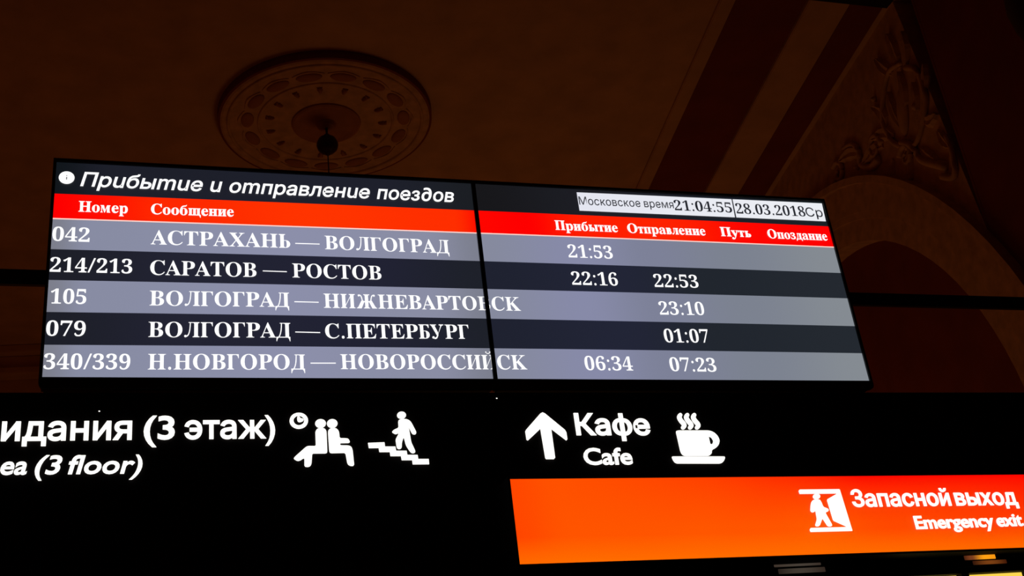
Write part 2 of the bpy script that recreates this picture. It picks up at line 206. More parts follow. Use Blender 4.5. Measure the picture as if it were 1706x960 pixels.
б 345 169 -10,127 -5,90 11,60 36,38 68,24 107,19 149,24 193,38 232,60 264,90 288,127 304,168 308,209 304,245 289,275 265,298 233,312 194,317 149,312 105,298 67,275 35,245 11,210 -5;169 11,193 17,209 38,214 54,217 79,220 149,217 220,208 263,192 283,169 290,144 283,128 263,120 220,117 149,120 80,123 54,128 38,144 17|15 131,20 202,33 263,52 313,75 353,104 384,136 406,172 418,208 422,231 421,246 422,258 425,269 435,279 454,291 450,287 426,276 406,260 391,237 382,212 378,182 375,156 366,133 351,113 327,98 294,88 251,84 196,85 129
0 375 188 -7,133 1,91 24,60 61,39 111,27 171,23 241,27 311,39 371,60 420,91 456,133 479,189 486,242 479,283 456,314 419,336 370,348 310,353 240,348 171,336 110,314 61,283 24,241 1;188 37,219 50,237 91,246 155,248 240,246 326,237 390,219 429,189 443,157 429,139 390,130 326,127 240,130 155,139 91,157 50
1 375 65 0,65 36,120 36,135 38,146 45,152 58,154 79,154 416,108 365,87 351,67 346,52 349,40 359,31 375,28 396,74 412,101 426,132 447,179 482,254 482,254 79,256 61,261 47,271 38,288 36,343 36,343 0
2 375 24 0,24 69,123 171,160 210,187 245,206 277,218 307,224 338,226 371,223 405,212 427,196 441,174 445,145 438,126 416,116 380,112 329,77 333,50 344,32 365,26 396,30 419,43 441,63 459,92 474,129 483,174 486,240 479,288 456,318 421,328 375,326 352,319 329,308 306,291 281,238 220,154 138,87 74,244 74,263 77,279 86,292 101,300 120,305 141,345 141,341 0
3 375 163 -7,117 -4,81 5,53 18,34 35,23 54,19 74,23 96,36 113,54 123,76 126,82 89,99 62,125 46,158 40,180 42,199 49,216 61,230 79,238 105,241 139,234 174,214 202,181 221,137 227,95 227,95 269,140 269,178 275,204 296,220 327,225 367,221 400,211 424,193 440,169 445,148 441,133 430,122 413,116 391,111 341,75 345,47 356,30 374,24 401,34 434,62 461,108 480,173 486,237 479,286 458,317 423,328 377,320 335,298 301,265 275,225 256,252 249,279 238,305 222,326 201,340 174,345 138,341 101,329 70,312 44,288 25,261 10,230 1,197 -5
4 375 121 0,121 36,140 36,161 38,179 44,191 58,195 84,195 125,9 125,9 166,199 480,293 480,293 169,363 169,363 125,293 125,293 84,297 58,309 44,327 38,348 36,357 36,357 0;56 169,195 169,195 287,196 351,199 416,189 394,174 366,158 338,146 319
5 375 165 -7,119 -4,84 5,58 18,40 35,30 54,27 75,31 95,42 109,59 118,81 121,82 102,88 83,97 66,111 52,130 43,154 40,176 43,195 50,212 63,226 83,234 111,237 148,231 192,213 223,184 241,146 247,103 243,71 235,40 247,62 480,316 480,319 357,281 357,275 380,267 399,258 404,244 406,105 406,94 281,126 288,168 291,238 282,293 256,328 211,340 148,336 108,324 75,306 48,282 27,255 12,226 1,195 -5
6 375 197 -7,150 -1,109 18,76 49,51 93,35 151,30 222,33 275,42 325,57 370,77 409,104 441,137 466,176 481,222 486,261 484,291 476,313 464,329 449,338 431,340 412,336 393,322 376,298 364,260 360,256 400,251 419,243 434,232 443,216 447,180 435,152 401,134 345,125 269,161 286,186 292,218 294,273 285,315 258,343 214,352 155,342 90,313 38,264 5;199 38,222 44,239 64,251 98,255 148,250 196,238 228,219 247,193 253,174 251,154 243,137 232,125 221,131 138,147 81,170 48
7 375 111 0,289 406,113 406,86 398,74 372,70 338,30 338,33 480,353 480,353 447,168 0
8 375 183 -7,132 -2,91 11,60 31,38 57,25 88,20 122,27 162,47 193,79 219,119 242,83 267,57 296,41 327,36 364,39 395,50 423,70 449,99 469,140 482,191 486,254 478,299 453,325 415,334 369,328 333,310 305,281 282,244 260,296 230,330 199,349 166,355 127,344 71,310 29,256 2;203 283,224 298,239 317,247 340,250 370,248 389,243 407,234 423,222 436,206 444,187 447,163 442,145 426,134 402,130 372,135 341,149 318,172 300;187 32,218 37,241 55,257 82,262 116,256 146,239 170,208 192,164 216,143 199,126 178,115 152,111 120,116 84,132 56,156 38
9 375 152 -7,116 -4,88 4,67 17,53 33,45 51,42 69,44 83,50 94,61 102,75 107,87 80,103 56,126 41,156 36,194 48,223 84,242 145,251 230,234 212,212 198,186 188,155 185,103 194,60 220,33 264,24 324,28 369,42 409,64 441,95 466,133 481,177 486,223 480,264 463,298 433,323 390,340 332,345 261,343 207,334 157,321 111,301 72,274 39,241 14,200 -2;184 233,206 236,224 245,239 260,251 278,245 352,231 403,209 432,181 441,156 434,137 413,125 377,121 328,125 286,137 257,156 239
: 180 89 278,74 281,60 289,51 303,48 324,51 345,60 359,74 367,89 369,106 367,119 359,129 345,132 324,129 303,119 289,106 281;89 -9,74 -7,60 1,51 15,48 36,51 57,60 71,74 79,89 81,106 79,119 71,129 57,132 36,129 15,119 1,106 -7
. 180 89 -9,74 -7,60 1,51 15,48 36,51 57,60 71,74 79,89 81,106 79,119 71,129 57,132 36,129 15,119 1,106 -7
/ 250 7 0,185 480,243 480,64 0
— 650 0 112,650 112,650 142,0 142""",
'sans': """m 610 53 0,53 379,112 379,112 295,108 295,118 323,132 346,151 363,172 376,195 384,219 386,257 380,287 361,309 331,321 295,312 295,322 321,337 343,357 361,381 375,407 383,437 386,468 383,497 372,522 354,541 328,553 296,557 255,557 0,496 0,496 254,490 289,473 313,447 326,419 330,395 328,374 320,358 307,345 290,338 270,335 247,335 0,274 0,274 260,269 288,253 311,229 326,199 330,178 328,158 320,140 307,126 289,117 266,114 238,114 0
u 410 182 -5,146 -1,115 11,89 31,69 59,57 95,53 139,53 379,114 379,114 144,119 105,137 75,164 56,200 50,226 53,249 62,268 77,283 97,293 122,296 153,296 379,357 379,357 0,298 0,298 92,307 92,286 47,257 17,222 0
М 628 60 0,60 509,152 509,277 187,287 159,299 123,311 84,322 49,307 49,318 83,330 121,342 158,352 187,476 509,568 509,568 0,504 0,504 291,504 327,505 369,506 413,507 457,513 457,498 409,482 363,467 322,456 291,342 0,286 0,170 291,159 321,145 361,129 408,112 457,119 457,120 416,121 372,122 328,122 291,122 0
П 517 457 509,457 0,392 0,392 452,125 452,125 0,60 0,60 509
С 510 267 -7,205 1,150 25,104 63,70 115,48 179,40 254,48 329,70 393,104 445,150 484,205 508,267 516,305 513,340 504,373 490,402 471,427 447,448 418,463 385,473 348,408 348,401 373,389 395,375 413,357 428,337 440,315 449,292 454,267 456,223 450,184 432,150 403,125 364,109 314,103 254,109 194,125 145,151 105,184 76,223 59,267 53,292 55,315 60,337 69,357 81,375 96,389 114,401 136,408 160,473 160,463 124,448 91,428 62,402 38,373 19,341 5,305 -4
а 389 160 -9,126 -5,94 5,68 22,48 45,35 73,30 108,34 138,43 161,58 179,78 193,100 203,125 211,178 220,234 227,252 230,265 235,273 243,276 255,273 279,267 297,256 311,240 322,220 329,196 331,171 329,149 322,132 313,118 301,107 288,100 274,41 291,57 322,79 346,104 364,133 375,163 382,194 384,239 379,263 372,286 360,306 343,322 320,333 290,337 251,337 0,277 0,277 52,272 52,252 25,236 12,215 1,190 -6;170 45,202 49,228 59,248 74,263 93,272 115,276 138,276 190,259 182,231 176,200 171,175 168,134 159,117 150,103 139,95 124,92 105,94 87,102 72,114 61,130 52,149 47
б 411 208 -8,161 -2,119 15,84 44,57 82,40 129,34 185,34 198,36 253,41 301,50 342,62 376,79 403,101 426,127 443,159 455,196 463,238 468,273 475,283 480,290 488,294 509,349 509,346 483,338 461,324 444,304 431,275 422,238 417,192 411,155 401,127 383,107 356,93 318,85 266,99 291,118 314,141 334,167 350,197 360,229 363,269 357,304 339,334 311,357 274,372 230,377 181,372 130,355 84,329 46,295 17,254 -2;208 46,240 50,266 62,287 81,303 108,313 140,316 178,313 216,304 249,289 275,268 294,242 306,211 310,179 305,151 293,128 272,110 245,99 213,96 175,99 140,109 109,126 82,148 62,176 50
в 392 53 0,53 379,208 379,264 372,307 352,334 320,343 278,339 248,324 226,300 209,270 199,291 194,312 185,330 171,345 152,355 130,358 102,354 75,343 50,325 29,300 13,269 3,232 0;111 56,232 56,259 59,279 70,291 86,295 108,291 133,279 153,259 165,232 169,111 169;111 220,209 220,239 224,263 234,277 251,282 273,277 294,262 310,239 320,208 324,111 324
д 427 13 -110,13 56,44 56,65 82,79 116,90 164,98 231,110 379,356 379,356 56,414 56,414 -110,353 -110,353 0,74 0,74 -110;114 56,295 56,295 323,166 323,157 231,151 175,143 127,131 87
е 404 212 -8,161 -2,117 16,82 46,56 85,40 132,34 187,39 242,55 290,81 329,115 359,157 378,205 384,236 382,266 374,294 361,319 341,341 315,357 282,368 242,371 194,371 169,75 169,75 221,338 221,310 202,307 237,298 269,283 294,263 314,237 326,205 330,173 326,146 313,125 294,109 270,99 241,96 211,96 178,100 139,110 106,128 80,151 61,179 50,212 46,234 48,254 53,271 61,285 73,297 88,306 105,365 91,353 63,335 39,311 19,283 4,249 -5
з 344 171 -4,134 -1,101 8,73 23,51 43,37 67,31 95,94 95,100 76,117 61,142 51,171 47,202 52,227 65,243 84,249 109,243 134,226 154,198 167,163 171,138 171,138 217,163 217,193 221,217 233,233 252,238 276,234 299,220 318,199 330,173 334,145 330,122 319,105 303,99 281,40 281,45 310,59 335,80 356,107 371,138 381,173 384,209 380,239 370,264 353,283 332,294 307,298 279,293 249,277 224,254 207,225 197,225 194,263 183,291 164,307 137,313 104,308 75,294 48,273 26,244 10,210 -1
и 411 358 0,296 0,296 274,293 274,111 0,53 0,53 379,114 379,114 104,118 104,300 379,358 379
к 376 53 0,53 379,114 379,114 215,152 215,288 379,366 379,213 196,368 0,290 0,167 159,114 159,114 0
л 401 6 0,6 56,20 56,36 58,48 63,59 72,67 86,73 106,78 133,84 211,91 379,348 379,348 0,286 0,286 323,149 323,143 189,138 132,129 84,115 47,94 21,65 5,27 0
м 535 53 0,53 379,144 379,232 168,246 132,257 100,265 70,273 41,263 41,270 69,278 100,289 132,303 168,390 379,482 379,482 0,421 0,421 197,421 237,422 276,422 315,423 354,430 354,415 300,399 252,377 198,294 0,240 0,156 198,135 252,118 300,102 354,111 354,112 318,113 279,113 238,113 197,113 0
н 409 309 223,309 167,99 167,99 223|114 379,114 0,53 0,53 379|356 379,356 0,295 0,295 379
о 415 207 -8,159 -2,117 16,82 46,56 85,40 133,34 187,40 243,56 291,82 330,117 360,159 378,207 384,256 378,299 360,333 330,359 291,376 243,381 187,376 133,359 85,333 46,299 16,256 -2;207 46,242 51,270 66,292 89,307 117,316 151,319 187,316 224,307 258,292 287,270 310,242 325,207 330,173 325,145 310,124 287,108 258,99 224,96 187,99 151,108 117,124 89,145 66,173 51
п 408 355 379,355 0,294 0,294 323,114 323,114 0,53 0,53 379
р 424 53 -143,53 379,112 379,112 319,118 319,137 346,152 360,171 373,197 381,229 384,274 378,313 361,345 332,370 293,385 245,390 189,385 133,370 84,346 45,313 16,274 -2,229 -8,198 -5,173 4,153 17,138 31,118 59,114 59,114 -143;220 47,253 51,279 66,301 88,316 117,325 151,328 189,325 227,316 261,301 290,280 311,253 325,220 330,188 325,161 312,140 291,125 263,116 229,113 189,116 150,125 115,140 86,162 65,188 51
с 396 207 -8,159 -2,117 16,82 46,56 85,40 133,34 187,40 243,56 291,82 330,117 360,159 378,207 384,234 383,260 377,284 368,305 356,324 341,340 322,353 301,362 277,303 262,290 289,270 311,242 325,207 330,173 325,145 310,124 287,108 258,99 224,96 187,99 151,108 117,124 89,145 66,173 51,207 46,243 52,271 66,292 89,304 117,363 102,354 78,341 56,325 37,306 21,285 9,261 -1,235 -6
т 325 132 0,132 325,6 325,6 379,319 379,319 325,193 325,193 0
ы 511 90 244,214 244,256 240,290 228,317 210,337 186,349 156,353 123,349 90,337 61,317 36,290 16,255 4,214 0,90 0,90 56,214 56,245 61,270 74,286 95,292 121,286 148,270 169,245 183,214 187,90 187|53 0,114 0,114 379,53 379|397 0,458 0,458 379,397 379
я 385 311 326,184 326,142 322,114 309,98 288,93 259,98 231,114 211,143 198,184 194,311 194,311 142,180 142,115 150,68 174,41 211,32 259,41 308,68 346,115 371,180 379,311 379|271 0,332 0,332 379,271 379|85 0,15 0,122 172,190 172
∂ 441 214 349,243 346,270 337,295 323,316 304,308 348,293 385,272 415,248 437,220 451,190 455,141 450,95 438,89 493,133 509,161 514,197 516,255 507,303 481,340 439,366 383,382 315,387 236,387 216,382 156,367 102,343 57,310 23,269 1,220 -7,172 -1,131 17,98 45,74 82,59 125,54 174,54 182,59 227,73 268,96 302,127 327,167 344;221 293,191 289,166 277,148 259,135 237,127 210,124 181,124 174,127 142,134 112,147 87,166 67,190 54,220 50,251 55,275 70,293 93,306 124,314 160,316 200,316 225,304 252,292 267,274 280,251 290""",
'sign': """( 323 167 232,176 362,203 483,248 593,311 694,258 694,177 596,116 482,78 358,64 232,78 106,116 -18,177 -132,258 -230,311 -230,248 -129,203 -19,176 102
) 323 156 232,147 102,120 -18,75 -129,12 -230,65 -230,146 -132,207 -18,245 106,259 232,245 358,207 482,146 596,65 694,12 694,75 593,120 483,147 362
3 500 81 569,143 591,197 598,246 591,283 571,307 539,315 496,307 454,281 423,239 404,180 397,180 307,244 301,289 277,317 240,326 193,318 148,296 114,261 92,216 84,141 97,64 136,64 30,137 1,209 -9,296 6,364 49,408 114,424 198,418 250,401 297,370 336,326 360,366 388,393 421,408 462,413 513,399 586,358 643,295 678,212 691,143 684,81 662
A 667 362 686,293 686,0 0,100 0,186 201,476 201,567 0,667 0;326 536,436 289,224 289
C 708 656 635,530 678,422 691,272 664,154 589,76 475,48 331,70 218,136 107,251 24,416 -9,490 -5,554 8,611 27,663 51,663 158,604 125,544 101,484 86,425 81,313 100,225 153,169 235,149 340,170 444,227 527,313 581,421 601,479 597,537 584,595 562,656 530
E 500 462 682,75 682,75 0,471 0,471 88,173 88,173 300,452 300,452 388,173 388,173 594,462 594
a 427 411 80,383 62,364 56,351 61,347 79,347 310,334 376,300 422,248 449,184 458,138 454,98 443,64 424,35 397,35 300,68 333,104 356,140 370,177 374,212 370,238 356,253 331,258 295,258 271,179 243,125 222,76 196,40 157,26 101,34 59,56 24,91 0,136 -9,197 2,257 37,266 16,279 2,299 -6,325 -9,363 -2,411 26;258 91,221 64,180 54,154 59,134 72,121 92,116 117,127 152,159 180,204 202,258 222
c 438 393 427,331 450,263 458,171 441,101 393,57 316,41 216,58 125,105 54,177 8,269 -9,342 -1,403 17,403 105,341 83,284 75,221 85,173 115,143 161,132 224,142 286,170 334,213 365,269 376,327 367,393 332
e 479 438 130,360 90,281 76,223 85,179 110,147 152,130 211,446 211,432 320,393 397,332 443,251 458,166 442,100 395,56 323,41 230,55 140,98 64,166 11,259 -9,311 -6,357 4,398 21,438 44;132 270,146 317,171 352,207 374,253 381,296 373,328 351,349 316,358 270
f 250 296 682,242 691,198 688,160 672,129 648,105 619,87 585,76 540,72 482,72 449,9 449,9 369,72 369,72 0,161 0,161 369,242 369,242 449,161 449,161 492,166 538,182 573,211 595,256 603,276 601,296 595
g 427 421 449,236 449,154 438,93 407,54 359,40 294,46 248,64 210,96 178,139 153,110 141,87 126,73 108,68 87,79 58,113 30,62 12,27 -14,7 -49,0 -94,15 -149,58 -192,124 -220,207 -230,296 -220,363 -192,405 -147,419 -87,412 -46,390 -10,350 18,289 38,230 51,187 64,161 79,152 96,172 123,221 134,280 148,334 181,363 226,376 282,366 332,329 380,421 380;296 293,290 259,272 233,245 215,210 209,173 215,145 232,126 258,120 291,127 322,146 348,174 366,209 372,242 366,270 349,289 323;333 -94,325 -121,300 -142,261 -155,209 -159,155 -155,116 -141,92 -120,84 -90,92 -62,113 -41,145 -27,186 -22,232 -25,280 -37,318 -59
i 219 154 449,65 449,65 0,154 0|163 585,159 606,147 622,131 634,110 638,89 634,73 622,61 606,57 585,61 564,73 548,89 536,110 532,131 536,147 548,159 564
l 219 154 682,65 682,65 0,154 0
m 771 59 449,59 0,148 0,148 326,175 353,201 371,229 380,260 383,291 377,317 358,335 326,341 279,341 0,430 0,430 326,481 367,530 383,566 376,596 356,616 323,623 278,623 0,712 0,712 282,702 354,672 410,625 445,563 458,518 452,479 434,444 408,413 377,387 412,356 437,320 453,279 458,215 441,148 390,148 449
n 500 150 449,61 449,61 0,150 0,150 322,207 372,262 387,299 379,326 357,344 323,350 278,350 0,439 0,439 277,427 357,394 414,346 447,286 458,249 453,213 440,180 419,152 390
o 552 273 458,179 440,104 392,54 319,36 229,54 134,103 58,178 9,273 -9,372 8,449 57,498 132,516 229,498 321,447 393,370 441;272 378,333 367,382 336,414 288,425 228,414 163,384 113,336 82,272 71,213 82,167 114,138 164,127 229,138 289,168 336,214 367
r 396 69 449,69 0,158 0,158 235,166 289,190 333,224 362,267 373,306 361,350 329,397 406,343 445,290 458,258 452,226 432,193 397,160 346,158 449
t 333 167 542,0 379,0 369,78 369,78 132,87 76,115 31,160 2,224 -9,277 0,332 21,332 104,280 79,231 71,210 74,189 85,173 106,167 139,167 369,309 369,309 449,167 449
x 500 487 449,373 449,245 295,112 449,0 449,189 228,0 0,112 0,245 161,386 0,500 0,302 228
y 438 438 449,338 449,222 196,101 449,0 449,174 96,21 -230,120 -230
З 615 309 -10,241 -4,182 15,132 45,94 85,70 133,60 188,153 188,160 154,176 126,200 102,231 85,267 75,308 71,351 75,390 87,421 106,446 132,462 163,467 199,462 237,447 269,422 296,389 316,347 329,296 333,237 333,237 413,296 413,337 417,372 428,401 446,423 471,437 501,441 536,437 571,425 600,406 624,380 642,347 653,310 657,273 654,239 643,209 626,186 604,170 575,164 541,75 541,85 596,109 644,146 683,194 713,250 731,311 737,374 730,429 710,472 679,505 639,525 592,532 541,524 485,499 438,460 401,410 378,410 373,453 361,490 341,518 314,540 281,554 242,558 199,550 142,525 92,487 49,437 17,377 -3
К 667 86 0,86 728,178 728,178 411,280 411,518 728,630 728,359 375,642 0,530 0,284 330,178 330,178 0
О 762 382 -10,293 1,215 36,150 91,100 165,69 257,58 363,69 471,100 562,150 637,215 692,293 726,382 737,471 726,549 692,614 637,664 562,695 471,705 363,695 257,664 165,614 91,549 36,471 1;382 76,444 84,500 109,548 150,584 207,607 278,615 363,607 450,584 522,548 578,500 619,444 644,382 652,319 644,263 619,215 577,179 521,156 450,148 363,156 278,179 207,216 150,263 109,319 84
а 556 229 -12,179 -7,135 7,97 31,68 64,49 105,43 154,48 197,62 230,83 256,111 276,144 291,180 302,255 314,335 325,361 329,380 336,390 347,394 364,394 367,391 398,382 425,366 445,343 461,314 470,280 473,244 470,214 461,189 447,169 431,153 412,143 392,59 417,82 461,113 495,149 520,190 537,233 547,277 550,308 548,342 543,376 532,409 516,437 491,461 458,476 414,481 359,481 0,396 0,396 74,390 74,378 55,360 35,337 17,308 2,272 -9;244 65,288 70,326 84,355 106,377 134,390 165,394 197,394 271,386 265,372 260,331 252,287 245,251 240,221 235,193 227,168 215,148 199,135 178,131 150,135 124,146 103,163 86,186 75,213 67
в 560 75 0,75 542,298 542,377 532,439 503,478 457,491 398,484 355,463 323,430 299,386 285,417 278,446 264,472 244,494 218,507 185,512 146,507 106,491 71,464 42,429 19,384 5,332 0;158 80,332 80,370 85,399 100,416 124,422 154,416 191,399 219,370 236,332 242,158 242;158 315,298 315,342 320,376 335,396 359,403 391,396 421,375 444,342 458,298 463,158 463
д 610 19 -157,19 81,63 81,92 118,113 166,128 234,140 330,158 542,509 542,509 81,592 81,592 -157,505 -157,505 0,106 0,106 -157;163 81,422 81,422 462,237 462,225 330,216 250,204 181,187 125
е 577 303 -12,230 -3,167 24,117 66,80 122,57 189,49 267,56 346,79 415,115 471,165 514,224 541,293 550,337 546,380 535,420 516,457 488,487 450,511 403,526 346,531 277,531 242,107 242,107 316,483 316,443 289,439 340,426 384,405 421,376 449,338 466,293 472,248 466,209 448,178 420,156 386,142 345,137 302,137 254,142 199,158 152,183 115,216 88,257 71,304 66,335 68,363 76,387 87,408 104,425 125,437 151,522 130,505 91,480 56,445 28,404 6,356 -7
ж 805 30 0,250 276,33 542,136 542,316 312,360 312,360 542,447 542,447 312,490 312,669 542,773 542,557 276,776 0,670 0,489 231,447 231,447 0,360 0,360 231,318 231,136 0
и 587 75 0,163 0,163 542,75 542|424 0,512 0,512 542,424 542|130 70,130 0,160 0,457 450,457 542,427 542
й 587 75 0,163 0,163 542,75 542|424 0,512 0,512 542,424 542|130 70,130 0,160 0,457 450,457 542,427 542|293 619,256 624,222 638,193 659,171 688,157 721,152 757,216 757,222 727,238 703,263 686,293 681,324 686,349 703,366 727,371 757,435 757,430 721,416 688,394 659,365 638,331 624
н 584 441 319,441 238,142 238,142 319|163 542,163 0,75 0,75 542|509 542,509 0,421 0,421 542
о 593 296 -12,227 -3,167 24,117 66,80 122,57 190,49 268,57 347,80 416,117 472,167 515,227 541,296 550,366 541,427 515,477 472,514 416,537 347,545 268,537 190,514 122,477 66,427 24,366 -3;296 66,346 73,387 94,418 127,440 168,453 216,457 268,453 321,440 370,418 411,387 444,346 465,296 472,247 465,208 444,177 411,155 370,142 321,138 268,142 216,155 168,177 127,208 94,247 73
п 583 508 542,508 0,421 0,421 462,163 462,163 0,75 0,75 542
с 565 296 -12,227 -3,167 24,117 66,80 122,57 190,49 268,57 347,80 416,117 472,167 515,227 541,296 550,335 547,372 539,405 527,436 509,463 487,486 461,504 430,517 396,433 375,426 395,415 414,402 430,386 445,368 456,347 465,323 470,296 472,247 465,208 444,177 411,155 370,142 321,138 268,142 216,155 168,177 127,208 94,247 73,296 66,323 68,347 73,369 83,388 95,404 109,417 127,428 147,435 167,519 146,506 111,488 80,465 53,438 31,407 12,373 -1,336 -9
т 464 189 0,189 464,9 464,9 542,456 542,456 464,276 464,276 0
ф 682 297 -12,228 -3,168 24,118 66,81 122,57 190,49 268,57 347,81 416,118 472,168 515,228 541,297 550,385 550,455 541,515 515,565 472,603 416,626 347,634 268,626 190,603 122,565 66,515 24,455 -3,385 -12;297 62,385 62,435 69,475 91,507 125,529 167,543 216,547 268,543 321,529 371,507 415,475 449,435 472,385 479,297 479,248 472,208 449,177 415,154 371,141 321,136 268,141 216,154 167,176 125,208 91,248 69|297 -204,297 728,385 728,385 -204
х 545 30 0,131 0,503 542,403 542|41 542,143 542,512 0,410 0
ы 730 120 349,307 349,365 343,415 327,454 300,482 266,499 224,505 176,499 129,482 87,454 51,415 24,365 6,307 0,120 0,120 81,306 81,351 87,386 107,409 136,417 173,409 211,386 242,351 261,306 268,120 268|75 0,163 0,163 542,75 542|567 0,655 0,655 542,567 542
э 565 270 -12,230 -9,193 -1,159 12,128 31,101 53,79 80,60 111,47 146,131 167,139 147,149 127,162 109,179 95,197 82,219 73,243 68,270 66,319 73,359 94,389 127,411 168,424 216,428 268,424 321,411 370,389 411,359 444,319 465,270 472,243 470,220 465,198 456,180 445,164 430,151 414,141 395,133 375,49 396,62 430,80 461,103 487,130 509,161 527,194 539,231 547,270 550,339 541,399 515,449 472,486 416,509 347,517 268,509 190,486 122,449 66,399 24,339 -3|442 233,189 233,189 312,442 312
я 550 428 466,264 466,204 460,164 442,141 412,133 371,141 331,164 302,204 283,263 277,428 277,428 204,257 204,164 215,98 250,75 274,58 303,48 335,45 371,58 440,98 495,127 515,164 530,207 539,257 542,428 542|388 0,475 0,475 542,388 542|122 0,21 0,174 246,271 246"""}
def parse(s): return [[[tuple(map(int, p.split())) for p in c.split(',')] for c in l.split(';')] for l in s.split('|')]
GL = {}
for k, s in FONT.items():
    GL[k] = {}
    for row in s.split('\n'):
        a, rest = row[2:].split(' ', 1); GL[k][row[0]] = (int(a) / 1000, parse(rest))
cache = {}
def glyph(f, ch, off, ext):
    k = (f, ch, off, ext)
    if k not in cache: cache[k] = fill(GL[f][ch][1], .001, off, ext)
    return cache[k]
CAP = {'bold': .455, 'sans': .515, 'sign': .70}
def text(s, font, x0, x1, z0, z1, cap, y, off=0.0, shear=0.0, ext=0.0, capk=None, space=.16):
    """one line of lettering whose ink runs from x0 to x1 on the plane y, base line z0..z1, facing -y"""
    V, F, x = [], [], 0.0
    for ch in s:
        if ch == ' ': x += space; continue
        v, fa = glyph(font, ch, off, ext); b = len(V)
        V += [(a + x + c * shear, e, c) for a, e, c in v]; F += [tuple(i + b for i in p) for p in fa]; x += GL[font][ch][0]
    a = min(v[0] for v in V); k = (x1 - x0) / (max(v[0] for v in V) - a); kz = cap / (capk or CAP[font])
    if s == '—': kz = k
    if s == '—': V = [(v[0], v[1], v[2] - .127) for v in V]
    return [(x0 + (v[0] - a) * k, y + v[1], z0 + (z1 - z0) * (v[0] - a) * k / (x1 - x0) + v[2] * kz) for v in V], F
def wordlist(items, font, z0, z1, xa, xb, *a):
    return [words([i], font, z0, z1, xa, xb, *a) for i in items]
def words(items, font, z0, z1, xa, xb, cap, y, off, shear=0.0, ext=0.0, capk=None):
    """a line set word by word: items = [(word, x0, x1)]; base line runs from z0 at xa to z1 at xb"""
    f = lambda x: z0 + (z1 - z0) * (x - xa) / (xb - xa)
    return join(*[text(s, font, a, b, f(a), f(b), cap, y, off, shear, ext, capk) for s, a, b in items])
def clip(VF, x, keep_left):
    bm = bmesh.new(); vv = [bm.verts.new(p) for p in VF[0]]
    for q in VF[1]:
        try: bm.faces.new([vv[i] for i in q])
        except ValueError: pass
    bmesh.ops.bisect_plane(bm, geom=bm.verts[:] + bm.edges[:] + bm.faces[:], plane_co=(x, 0, 0), plane_no=(1, 0, 0), clear_outer=keep_left, clear_inner=not keep_left)
    bm.verts.index_update(); r = [tuple(p.co) for p in bm.verts], [tuple(q.index for q in g.verts) for g in bm.faces]; bm.free(); return r
def lift(VF): return [(v[0], v[1], v[2] + H0) for v in VF[0]], VF[1]

# ================================================================== SETTING
structure(obj('floor', room(box(XL, XR, YB, YF, -.1, 0)), M['floor']))
structure(obj('ceiling', room(box(XL - .4, XR + .5, YB - .3, YF + .3, ZC, ZC + .15)), M['cream']))
structure(obj('wall_left', room(box(XL - .3, XL, YB, YF, 0, ZC)), M['cream']))
structure(obj('wall_back', room(box(XL - .3, XR + .5, YB - .3, YB, 0, ZC)), M['cream']))
structure(obj('wall_front', room(box(XL - .3, XR + .5, YF, YF + .3, 0, ZC)), M['cream']))
# right wall: terracotta pier near us, cream bay with the big arch further on, terracotta tympanum set back in the arch
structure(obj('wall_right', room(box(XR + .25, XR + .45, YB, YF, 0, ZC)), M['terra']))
AC, AZ, AR = 11.09, 2.52 + H0, 3.105          # arch centre, spring height, inner radius
UP = 8.0                                     # where the cream bay begins
UPT = 8.16
def arc(rx, rz, zc, n=40, a0=0.0, a1=180.0, cu=AC): return [(cu - rx * math.cos(R(a0 + (a1 - a0) * i / n)), zc + rz * math.sin(R(a0 + (a1 - a0) * i / n))) for i in range(n + 1)]
def wallshape(outline, x_front, depth):       # outline in (u, z); front face towards the hall
    V, F = fill([[outline]], 1.0, 0, depth)   # (u, y, z) with y in [-depth, 0]
    return [RM(x_front - v[1] - depth * 0, v[0], v[2]) if 0 else RM(x_front + depth + v[1], v[0], v[2]) for v in V], F
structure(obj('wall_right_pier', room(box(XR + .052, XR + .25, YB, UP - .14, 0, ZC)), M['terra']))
inner = arc(AR, AR, AZ)
bay = [(UP - .12, 0), (AC - AR, 0)] + inner + [(AC + AR, 0), (YF, 0), (YF, ZC), (UPT, ZC), (UP - .12, 4.3 + H0)]
structure(obj('wall_right_bay', wallshape(bay, XR + .05, .20), M['cream2']))
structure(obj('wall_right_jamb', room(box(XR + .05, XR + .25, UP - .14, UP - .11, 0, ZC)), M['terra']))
# cove along the top of the right wall
def cove(n, x0, x1, d, m):
    structure(obj('trim_%d' % n, room(box(x0, x1, YB, YF, ZC - d, ZC, .008)), M[m]))
cove(1, 3.91, 4.055, .04, 'cream'); cove(2, 4.06, 4.765, .012, 'terra'); cove(3, 4.77, 5.19, .04, 'cream'); cove(4, 5.195, 5.555, .02, 'terra')
# mirrored on the left side of the hall
cove(5, XL + .02, XL + .38, .02, 'terra'); cove(6, XL + .385, XL + .81, .04, 'cream'); cove(7, XL + .815, XL + 1.44, .012, 'terra')
# cornice on the far wall
for n, (z0, z1, d) in enumerate([(ZC - .10, ZC, .34), (ZC - .28, ZC - .10, .2), (ZC - .36, ZC - .28, .26), (ZC - .95, ZC - .88, .08)]):
    structure(obj('trim_%d' % (8 + n), room(box(XL, 3.9, YF - d, YF, z0 - .001, z1 - .002, .01)), M['cream']))

